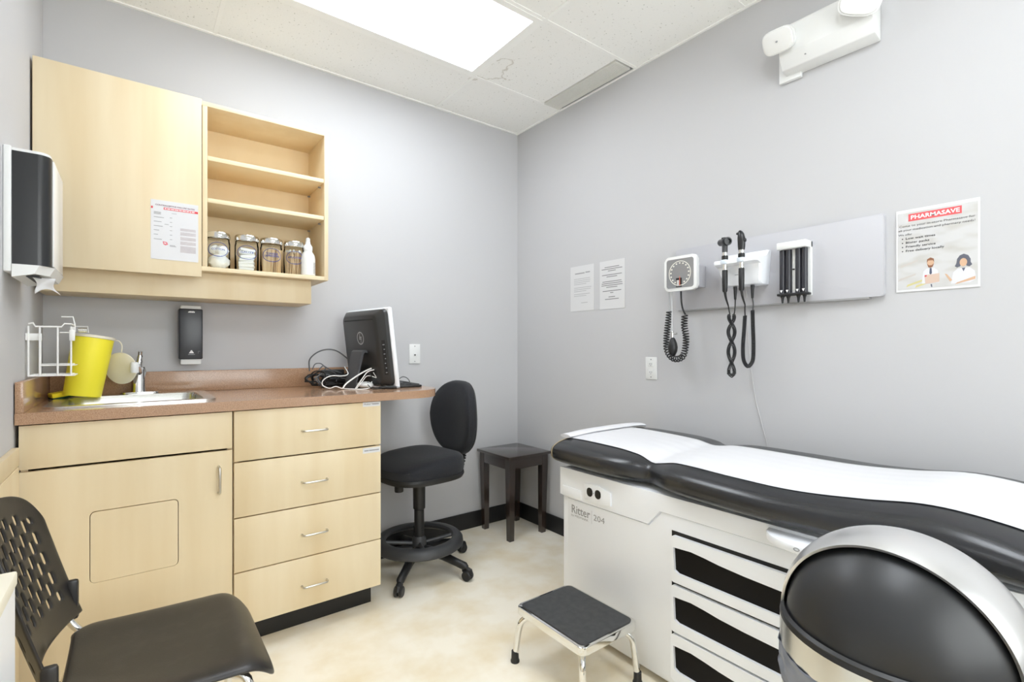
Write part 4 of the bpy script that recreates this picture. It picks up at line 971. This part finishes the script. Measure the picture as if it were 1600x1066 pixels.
for y_ in (-1.662, -1.737):
    part('cradle_ring', prism(B(), [(-.139 + .019 * math.cos(t_), y_ + .019 * math.sin(t_)) for t_ in [2 * PI * k / 20 for k in range(20)]], 1.580, 1.599, 'z', bev=.003), mat('pale_blue_ring', (212, 222, 232), .4), du)
part('brand_print', strips(B(), [(-1.706, -1.690, 1.531, .003)], 'x', -.1075), M_inkl, du, smooth=False)
for y_ in (-1.680, -1.757): part('cord_plug', lathe(B(), [(.008, 1.484), (.008, 1.478), (.0062, 1.45), (.0050, 1.428), (.0045, 1.427)], (-.085, y_, 0), 12), M_black, du)

def scope(name, label, y_, head, tilt, cord_pts, twist):
    HX = -.139; t = thing(name, label, 'instrument', (HX, y_, 1.46)); c_ = (HX, y_, 0)
    part('grip', lathe(B(), [(.0085, 1.458), (.0105, 1.464), (.0118, 1.50), (.0118, 1.552), (.010, 1.555)], c_, 16), M_black, t)
    part('neck_ring', lathe(B(), [(.0095, 1.555), (.0095, 1.600)], c_, 16), M_chrome, t)
    part('collar', lathe(B(), [(.0125, 1.600), (.0135, 1.604), (.0135, 1.616), (.0115, 1.618)], c_, 16), M_black, t)
    part('upper_neck', lathe(B(), [(.0115, 1.618), (.0115, 1.632)], c_, 16), M_chrome, t)
    head(t, c_)
    part('strain_relief', tube(B(), catmull([(HX, y_, 1.460), (HX + .006, y_ - .002, 1.43), (HX + .018, y_ - .006, 1.398)], 5), [.0062 - .0003 * k for k in range(11)], 8), M_black, t)
    part('cord', cord_pts, M_black, t)
    return t
def oto_head(t, c_):
    part('head_stem', lathe(B(), [(.0115, 1.632), (.012, 1.655), (.0125, 1.668)], c_, 16), mat('dark_grey_metal', (70, 71, 73), .4), t)
    d_ = Vector((-.55, -.83, -.10)); Mx = axis_M(d_)
    part('head', lathe(B(), [(.013, -.038), (.0155, -.034), (.0155, -.004), (.0165, 0), (.0185, .012), (.0185, .030), (.0165, .034), (.012, .034), (.011, .026)], (c_[0] + .004, c_[1] + .004, 1.680), 22, Mx), M_blackg, t)
    part('head_clip', box(B(), -.139 - .012, -.139 + .012, c_[1] - .008, c_[1] + .010, 1.690, 1.698, .002), M_black, t)
def oph_head(t, c_):
    b_ = B(); rr = []
    for z_, rx, ry, ox, oy in ((1.632, .012, .013, 0, 0), (1.645, .013, .015, 0, 0), (1.665, .013, .016, 0, 0), (1.685, .012, .016, 0, .001), (1.702, .011, .013, .001, .003), (1.712, .008, .009, .002, .006), (1.717, .003, .004, .002, .008)):
        rr.append([b_.verts.new((c_[0] + ox + rx * math.cos(2 * PI * k / 16), c_[1] + oy + ry * math.sin(2 * PI * k / 16), z_)) for k in range(16)])
    for A_, C_ in zip(rr, rr[1:]):
        for k in range(16): b_.faces.new((A_[k], A_[(k + 1) % 16], C_[(k + 1) % 16], C_[k]))
    b_.faces.new(rr[0]); b_.faces.new(rr[-1])
    part('head', b_, M_blackg, t)
    part('head_hook', lathe(B(), [(.005, -.006), (.006, 0), (.004, .005)], (c_[0] - .002, c_[1] + .014, 1.704), 10, Matrix.Rotation(PI / 2, 4, 'X')), M_black, t)
    part('lens_wheel', lathe(B(), [(.008, -.002), (.008, .002)], (c_[0], c_[1] - .016, 1.672), 14, Matrix.Rotation(PI / 2, 4, 'X')), M_black, t)
# twisted cord of the otoscope
oc = B(); lead = catmull([(-.121, -1.668, 1.398), (-.115, -1.668, 1.378), (-.100, -1.664, 1.36)], 5)
down = []; up_ = []
for k in range(41):
    f = k / 40; z_ = 1.358 - .245 * f; ph = PI * 3.0 * f ** .8; rad = .013 if f > .12 else .010 + .003 * f / .12
    down.append(Vector((-.098 - rad * math.sin(ph), -1.670 + rad * math.cos(ph), z_))); up_.append(Vector((-.098 + rad * math.sin(ph), -1.670 - rad * math.cos(ph), z_ + (.028 if False else 0))))
loop = [down[-1] + Vector((0, 0, -.014)), (down[-1] + up_[-1]) / 2 + Vector((0, 0, -.026)), up_[-1] + Vector((0, 0, -.014))]
mid = down + loop + up_[::-1]
tube(oc, coil(mid, .0062, 100, 8), .0024, 5); tube(oc, lead, .0026, 6)
tube(oc, catmull([(-.085, -1.680, 1.428), (-.088, -1.681, 1.40), (-.096, -1.683, 1.372), up_[0]], 5), .0026, 6)
scope('otoscope', 'black otoscope with horizontal barrel head in the white cradle', -1.662, oto_head, 0, oc, True)
pc_ = B(); upth = catmull([(-.098, -1.731, 1.352), (-.098, -1.727, 1.29), (-.098, -1.722, 1.22), (-.098, -1.724, 1.165), (-.098, -1.738, 1.136), (-.098, -1.752, 1.137), (-.098, -1.766, 1.165), (-.098, -1.768, 1.23), (-.098, -1.766, 1.30), (-.098, -1.764, 1.374)], 8)
tube(pc_, coil(upth, .0066, 105, 8), .0025, 5)
tube(pc_, catmull([(-.121, -1.743, 1.398), (-.112, -1.738, 1.372), (-.099, -1.732, 1.352)], 5), .0026, 6); tube(pc_, catmull([(-.085, -1.757, 1.428), (-.088, -1.762, 1.402), (-.097, -1.765, 1.374)], 5), .0026, 6)
scope('ophthalmoscope', 'black ophthalmoscope with slim upright head in the white cradle', -1.737, oph_head, 0, pc_, False)
solo('thin_cord', tube(B(), catmull([(-.03, -1.70, 1.484), (-.012, -1.698, 1.38), (-.006, -1.699, 1.25), (-.006, -1.706, 1.166), (-.006, -1.729, .995), (-.006, -1.757, .885), (-.006, -1.800, .70), (-.006, -1.81, .45)], 6), .0018, 6), mat('white_cord', (192, 192, 192), .5), 'thin white cord hanging down the right wall behind the table', 'cord', (-.006, -1.70, .7))

sd_ = thing('specula_dispenser', 'black and white ear specula dispenser with four tubes on the grey board', 'dispenser', (BX, -1.915, 1.40))
part('back_plate', box(B(), -.040, BX, -1.972, -1.858, 1.425, 1.645, .003), M_white, sd_)
part('top_cap', box(B(), -.088, BX, -1.972, -1.858, 1.617, 1.646, .004), M_white, sd_)
for k, y_ in enumerate((-1.872, -1.895, -1.934, -1.957)):
    tb2 = part('tube', lathe(B(), [(.0115, 1.437), (.0115, 1.616)], (-.062, y_, 0), 16), mat('tube_black', (46, 46, 52), .3) if k == 0 else bpy.data.materials['tube_black'], sd_)
    part('tip_nozzle', lathe(B(), [(.0095, 1.428), (.0055, 1.418), (.0035, 1.398), (.0022, 1.397)], (-.062, y_, 0), 12), M_black, sd_)
    part('arrow_mark', prism(B(), [(y_ - .0055, 1.451), (y_ + .0055, 1.451), (y_, 1.440)], -.0750, -.0738, 'x'), M_whitep, tb2, smooth=False)
part('centre_strip', box(B(), -.058, -.041, -1.920, -1.909, 1.437, 1.616), M_white, sd_, smooth=False)
part('strip_screw', box(B(), -.064, -.057, -1.9185, -1.910, 1.532, 1.537, .001), M_dark, sd_)
part('bottom_bar', box(B(), -.080, -.041, -1.974, -1.856, 1.427, 1.4365, .002), M_black, sd_)

# ------------------------------------------------------------------ papers and poster on the right wall
def wall_sheet(name, label, y0_, y1_, z0_, z1_):
    t = thing(name, label, 'notice', (0, (y0_ + y1_) / 2, z0_)); part('sheet', box(B(), -.0025, -.001, y0_, y1_, z0_, z1_), M_paper2, t, smooth=False); return t
M_paper2 = mat('laminated_paper', (211, 211, 212), .45)
t = wall_sheet('paper_notice', 'faint typed paper notice nearest the corner on the right wall', -.752, -.552, 1.442, 1.722)
rw = []
for z_, ws in ((1.640, 4), (1.585, 3), (1.545, 2)):
    for k in range(ws): rw.append((-.735 + (.045 if k == ws - 1 else random.uniform(0, .02)), -.583, z_ - k * .011, .0035))
rw.append((-.700, -.645, 1.490, .004))
part('print_lines', strips(B(), rw, 'x', -.0028), mat('faint_print', (172, 172, 174), .6), t, smooth=False)
part('heading', strips(B(), [(-.675, -.592, 1.672, .007), (-.72, -.682, 1.674, .007)], 'x', -.0028), M_inkl, t, smooth=False)
t = wall_sheet('paper_notice', 'typed paper notice with bold centred lines beside the gauge', -.990, -.800, 1.440, 1.722)
rw = []
for z_, hw in ((1.682, .055), (1.671, .078), (1.660, .03), (1.637, .075), (1.626, .040), (1.598, .072), (1.587, .078), (1.576, .080), (1.565, .042), (1.543, .070), (1.532, .012), (1.508, .025), (1.495, .052)):
    rw.append((-.893 - hw, -.893 + hw, z_, .0045))
part('print_lines', strips(B(), rw, 'x', -.0028), mat('soft_print', (128, 128, 130), .6), t, smooth=False)
po_ = thing('pharmacy_poster', 'laminated pharmacy poster with red header and two cartoon pharmacists', 'poster', (0, -2.355, 1.41))
part('sheet', box(B(), -.004, -.001, -2.4675, -2.2425, 1.413, 1.7075, .001), mat('laminate', (222, 222, 223), .35), po_, smooth=False)
PXp = -.0043
M_pbg = mat('poster_ground', (203, 203, 203), .4, rgb2=(190, 188, 183), scale=(10, 14, 34), detail=1, lo=.45, hi=.75)
part('picture_ground', strips(B(), [(-2.4625, -2.2475, 1.421, .275)], 'x', PXp), M_pbg, po_, smooth=False)
def pbox(nm, a0, a1, b0, b1, m, d_=.0003): return part(nm, strips(B(), [(-2.2425 - a1, -2.2425 - a0, b0, b1 - b0)], 'x', PXp - d_), m, po_, smooth=False)
def ppoly(nm, pts, m, d_=.0003):
    b_ = B(); b_.faces.new([b_.verts.new((PXp - d_, -2.2425 - a, z_)) for a, z_ in pts]); return part(nm, b_, m, po_, smooth=False, norm=False)
def pover(nm, ca, cb_, ra_, rb_, m, d_=.0003): return ppoly(nm, oval(ca, cb_, ra_, rb_, 20), m, d_)
M_pink = mat('poster_red', (218, 92, 96), .5); M_skin = mat('poster_skin', (208, 172, 142), .5); M_hair = mat('poster_hair', (96, 98, 110), .5); M_coat = mat('poster_coat', (216, 216, 221), .5); M_brownh = mat('poster_brown', (140, 96, 72), .5); M_box = mat('poster_box', (208, 184, 168), .5); M_tie = mat('poster_tie', (84, 90, 110), .5); M_yel = mat('poster_yellow', (206, 198, 140), .5)
pbox('header_band', .036, .180, 1.664, 1.690, M_pink)
R_, U_ = (0, -1, 0), (0, 0, 1)
def ptext(nm, s_, a, z_, hh, w_, m=M_ink, bold=0, align='LEFT'):
    return lettering(nm, s_, m, po_, (PXp - .0006, -2.2425 - a, z_), R_, U_, hh, w_, align, bold)
ptext('header_text', 'PHARMASAVE', .042, 1.6705, .0135, .132, M_whitep, .022)
ptext('poster_text', 'Come to your in-store Pharmasave for', .009, 1.6455, .0072, .204)
ptext('poster_text', 'all your medication and pharmacy needs!', .007, 1.631, .0072, .206)
ptext('poster_text', 'We offer', .007, 1.615, .0072, .040)
for k, (s_, w_) in enumerate((('Low wait times', .082), ('Blister packs', .066), ('Friendly service', .083), ('Free delivery locally', .106))):
    z_ = 1.6005 - k * .0148; ptext('poster_text', s_, .028, z_, .0076, w_, M_ink, .012); pover('bullet', .019, z_ + .003, .002, .002, M_ink)
for k, (a, z_) in enumerate(((.006, 1.452), (.03, 1.43), (.012, 1.50), (.055, 1.425))):
    ppoly('shelf_streak', [(a, z_), (a + .05, z_ + .018), (a + .052, z_ + .025), (a + .004, z_ + .009)], M_yel if k % 2 else mat('poster_streak%d' % k, (196, 190, 185), .5))
# man with parcel
ppoly('coat', [(.074, 1.438), (.078, 1.480), (.088, 1.490), (.108, 1.490), (.118, 1.480), (.122, 1.438)], M_coat, .0004)
pover('face', .098, 1.508, .0095, .0135, M_skin, .0006); ppoly('hair', [(.088, 1.510), (.089, 1.522), (.098, 1.527), (.107, 1.522), (.108, 1.510), (.104, 1.517), (.092, 1.517)], M_brownh, .0009); ppoly('beard', [(.0885, 1.506), (.092, 1.494), (.098, 1.491), (.104, 1.494), (.1075, 1.506), (.102, 1.500), (.094, 1.500)], M_brownh, .0009)
ppoly('tie', [(.096, 1.490), (.101, 1.490), (.102, 1.472), (.0985, 1.467), (.095, 1.472)], M_tie, .0007); ppoly('parcel', [(.082, 1.467), (.122, 1.470), (.122, 1.440), (.084, 1.436)], M_box, .0008); ppoly('parcel_label', [(.082, 1.467), (.088, 1.4675), (.088, 1.462), (.082, 1.461)], M_pink, .0010)
ppoly('tie_end', [(.098, 1.434), (.102, 1.434), (.103, 1.424), (.100, 1.424)], M_tie, .0005)
# woman with folded arms
ppoly('hair', [(.162, 1.488), (.166, 1.497), (.168, 1.512), (.175, 1.523), (.185, 1.527), (.196, 1.521), (.202, 1.508), (.202, 1.498), (.206, 1.489), (.199, 1.483), (.192, 1.486), (.190, 1.495), (.178, 1.495), (.176, 1.486), (.168, 1.483)], M_hair, .0004)
ppoly('coat', [(.152, 1.430), (.158, 1.468), (.170, 1.480), (.200, 1.480), (.212, 1.468), (.216, 1.440), (.200, 1.430)], M_coat, .0006)
pover('face', .184, 1.499, .0095, .0135, M_skin, .0008); ppoly('collar', [(.180, 1.480), (.189, 1.480), (.1845, 1.468)], M_tie, .0009); ppoly('fringe', [(.172, 1.508), (.184, 1.518), (.197, 1.506), (.194, 1.515), (.184, 1.521), (.175, 1.516)], M_hair, .0011)
ppoly('arm', [(.136, 1.466), (.142, 1.464), (.156, 1.442), (.150, 1.438)], M_skin, .0009); ppoly('arm', [(.162, 1.427), (.168, 1.433), (.214, 1.450), (.214, 1.440)], M_skin, .0009)

# ------------------------------------------------------------------ emergency light
el = thing('emergency_light', 'white twin-head emergency light high on the right wall', 'emergency light', (-.01, -2.0, 2.35))
part('mount_plate', box(B(), -.020, -.001, -1.925, -1.838, 2.335, 2.46, .003), M_white, el)
sct = [(-.002, 2.545), (-.085, 2.530), (-.092, 2.520), (-.088, 2.415), (-.060, 2.362), (-.002, 2.352)]
b_ = B(); L0 = [b_.verts.new((a, -1.868 - (.0 if z_ > 2.4 else .0), z_)) for a, z_ in sct]; L1 = [b_.verts.new((a, -2.196, z_)) for a, z_ in sct]
b_.faces.new(L0); b_.faces.new(L1[::-1])
for k in range(len(sct)): b_.faces.new((L0[k], L0[(k + 1) % len(sct)], L1[(k + 1) % len(sct)], L1[k]))
bmesh.ops.bevel(b_, geom=b_.edges[:], offset=.004, segments=2, profile=.5, affect='EDGES')
part('body', b_, M_white, el, ang=30)
part('test_button', lathe(B(), [(.003, 0), (.003, .003)], (-.075, -1.965, 2.387), 10, Matrix.Rotation(-PI / 2 - .5, 4, 'Y')), M_grey, el)
def lamp_head(c_, d_, rx, rz):
    Mx = Matrix.Translation(c_) @ axis_M(d_)
    hd = B(); n = 28; rr = []
    for s_, dd in ((.55, -.045), (.86, -.036), (1.0, -.008), (1.0, .012)):
        rr.append([hd.verts.new(Mx @ Vector((rx * s_ * math.copysign(abs(math.cos(t_)) ** .6, math.cos(t_)), rz * s_ * math.copysign(abs(math.sin(t_)) ** .6, math.sin(t_)), dd))) for t_ in [2 * PI * k / n for k in range(n)]])
    for A_, C_ in zip(rr, rr[1:]):
        for k in range(n): hd.faces.new((A_[k], A_[(k + 1) % n], C_[(k + 1) % n], C_[k]))
    hd.faces.new(rr[0][::-1]); hd.faces.new(rr[-1])
    h_ = part('lamp_head', hd, M_white, el)
    ln_ = B(); rr = []
    for s_, dd in ((.92, .012), (.90, .018), (.6, .022), (.1, .023)):
        rr.append([ln_.verts.new(Mx @ Vector((rx * s_ * math.copysign(abs(math.cos(t_)) ** .6, math.cos(t_)), rz * s_ * math.copysign(abs(math.sin(t_)) ** .6, math.sin(t_)), dd))) for t_ in [2 * PI * k / n for k in range(n)]])
    for A_, C_ in zip(rr, rr[1:]):
        for k in range(n): ln_.faces.new((A_[k], A_[(k + 1) % n], C_[(k + 1) % n], C_[k]))
    ln_.faces.new(rr[-1])
    part('lens', ln_, mat('clear_lens', (228, 228, 226), .15, spec=.7), h_)
    part('bulb', lathe(B(), [(.004, 0), (.004, .004)], Mx @ Vector((0, 0, .023)), 8, axis_M(d_)), M_grey, h_)
lamp_head((-.122, -1.884, 2.462), (-.80, -.02, -.48), .046, .060)
lamp_head((-.125, -2.172, 2.472), (-.85, -.30, -.40), .056, .068)

# ------------------------------------------------------------------ visitor chair
M_chair = mat('scuffed_black_plastic', (36, 34, 33), .36, rgb2=(56, 52, 49), scale=(22, 22, 22), detail=6, lo=.5, hi=.85, spec=.5, bump=.12, bscale=420)
vc = thing('visitor_chair', 'black plastic stacking chair with slotted backrest and chrome legs', 'chair', (-2.2, -1.29, 0))
yc_, hw = -1.290, .232
def back_surf(s_, v_):
    zt_ = .868 - .028 * s_ * s_ - .075 * abs(s_) ** 9; zb_ = .497 + .004 * s_ ** 2
    z_ = zb_ + (zt_ - zb_) * v_; k = (z_ - .53) / .33
    wv = hw * (1 - .03 * max(0, v_ - .75) / .25)
    return Vector((-2.336 - .078 * k - .058 * (1 - s_ * s_) + .012 * (1 - v_) ** 2, yc_ + wv * s_, z_))
cb_ = B(); NU, NV = 42, 44
g_ = [[cb_.verts.new(back_surf(-1 + 2 * i / NU, j / NV)) for j in range(NV + 1)] for i in range(NU + 1)]
for i in range(NU):
    for j in range(NV):
        s_ = -1 + 2 * (i + .5) / NU; v_ = (j + .5) / NV; hole = False
        if i % 2 == 1 and 5 <= i <= NU - 5 and 8 <= j <= NV - 7:
            ph = (j + (3 if (i // 2) % 2 else 0)) % 7
            lim = 1 - .0 * abs(s_); hole = ph in (0, 1, 2, 3) and (abs(s_) ** 2.4 + (abs(v_ - .5) / .42) ** 4 < .95)
        if not hole: cb_.faces.new((g_[i][j], g_[i + 1][j], g_[i + 1][j + 1], g_[i][j + 1]))
o = part('backrest', cb_, M_chair, vc, ang=180); modif(o, 'SOLIDIFY', thickness=.007, offset=0); modif(o, 'SUBSURF', levels=1, render_levels=1)
def seat_surf(u, v_):
    x_ = -2.335 + .405 * u; s_ = -1 + 2 * v_
    w_ = .232 - .03 * (1 - u) ** 2 - .050 * max(0, (u - .80) / .2) ** 3 - .05 * max(0, (.12 - u) / .12) ** 2
    z_ = .452 + .016 * abs(s_) ** 3 * (1 - u) + .012 * (1 - u) ** 3 - .010 * math.sin(PI * u) * (1 - s_ * s_) - .055 * max(0, (u - .84) / .16) ** 2 - .012 * abs(s_) ** 10
    return Vector((x_, yc_ + w_ * s_, z_))
cs_ = B(); surf(cs_, seat_surf, 26, 26)
o = part('seat', cs_, M_chair, vc, ang=180); modif(o, 'SOLIDIFY', thickness=.011, offset=-1 if False else 1); modif(o, 'SUBSURF', levels=1, render_levels=1)
for sg in (-1, 1):
    yy = yc_ + sg * .205
    part('back_upright', tube(B(), catmull([(-2.352, yc_ + sg * .214, .535), (-2.346, yc_ + sg * .214, .50), (-2.322, yc_ + sg * .208, .462), (-2.285, yy, .430)], 6), .0095, 10), M_chrome, vc)
    part('side_rail', tube(B(), [(-2.30, yy - sg * .03, .428), (-1.985, yy - sg * .03, .428)], .010, 10), M_chrome, vc)
    part('leg', tube(B(), catmull([(-2.27, yy - sg * .03, .428), (-2.33, yy, .40), (-2.375, yc_ + sg * .225, .2), (-2.405, yc_ + sg * .24, .008)], 6), .0105, 10), M_chrome, vc)
    part('leg', tube(B(), catmull([(-2.02, yy - sg * .03, .428), (-1.985, yy, .40), (-1.975, yc_ + sg * .222, .2), (-1.965, yc_ + sg * .235, .008)], 6), .0105, 10), M_chrome, vc)
    part('back_clip', box(B(), -2.352, -2.324, yc_ + sg * .226 - .010, yc_ + sg * .226 + .008, .488, .594, .007), M_chair, vc)
for x_ in (-2.27, -2.03): part('cross_bar', tube(B(), [(x_, yc_ - .175, .426), (x_, yc_ + .175, .426)], .0095, 10), M_chrome, vc)

# ------------------------------------------------------------------ white storage unit in the near corner
su = thing('storage_unit', 'white storage unit with cream top edge at the left frame edge', 'cabinet', (-2.42, -2.1, 0))
part('body', box(B(), -2.488, -2.347, -2.42, -1.795, .0, .858, .002), M_whitem, su)
part('top_panel', box(B(), -2.489, -2.345, -2.425, -1.792, .8585, .880, .003), M_cream, su)

# printed lines too fine to pick apart
for o_ in list(COL.objects):
    if o_.parent and o_.name.split('.')[0] in ('print_lines', 'fine_print', 'band_print', 'strip_print', 'mode_print', 'label_print', 'brand_mark', 'dial_marks', 'ports'): o_['kind'] = 'stuff'
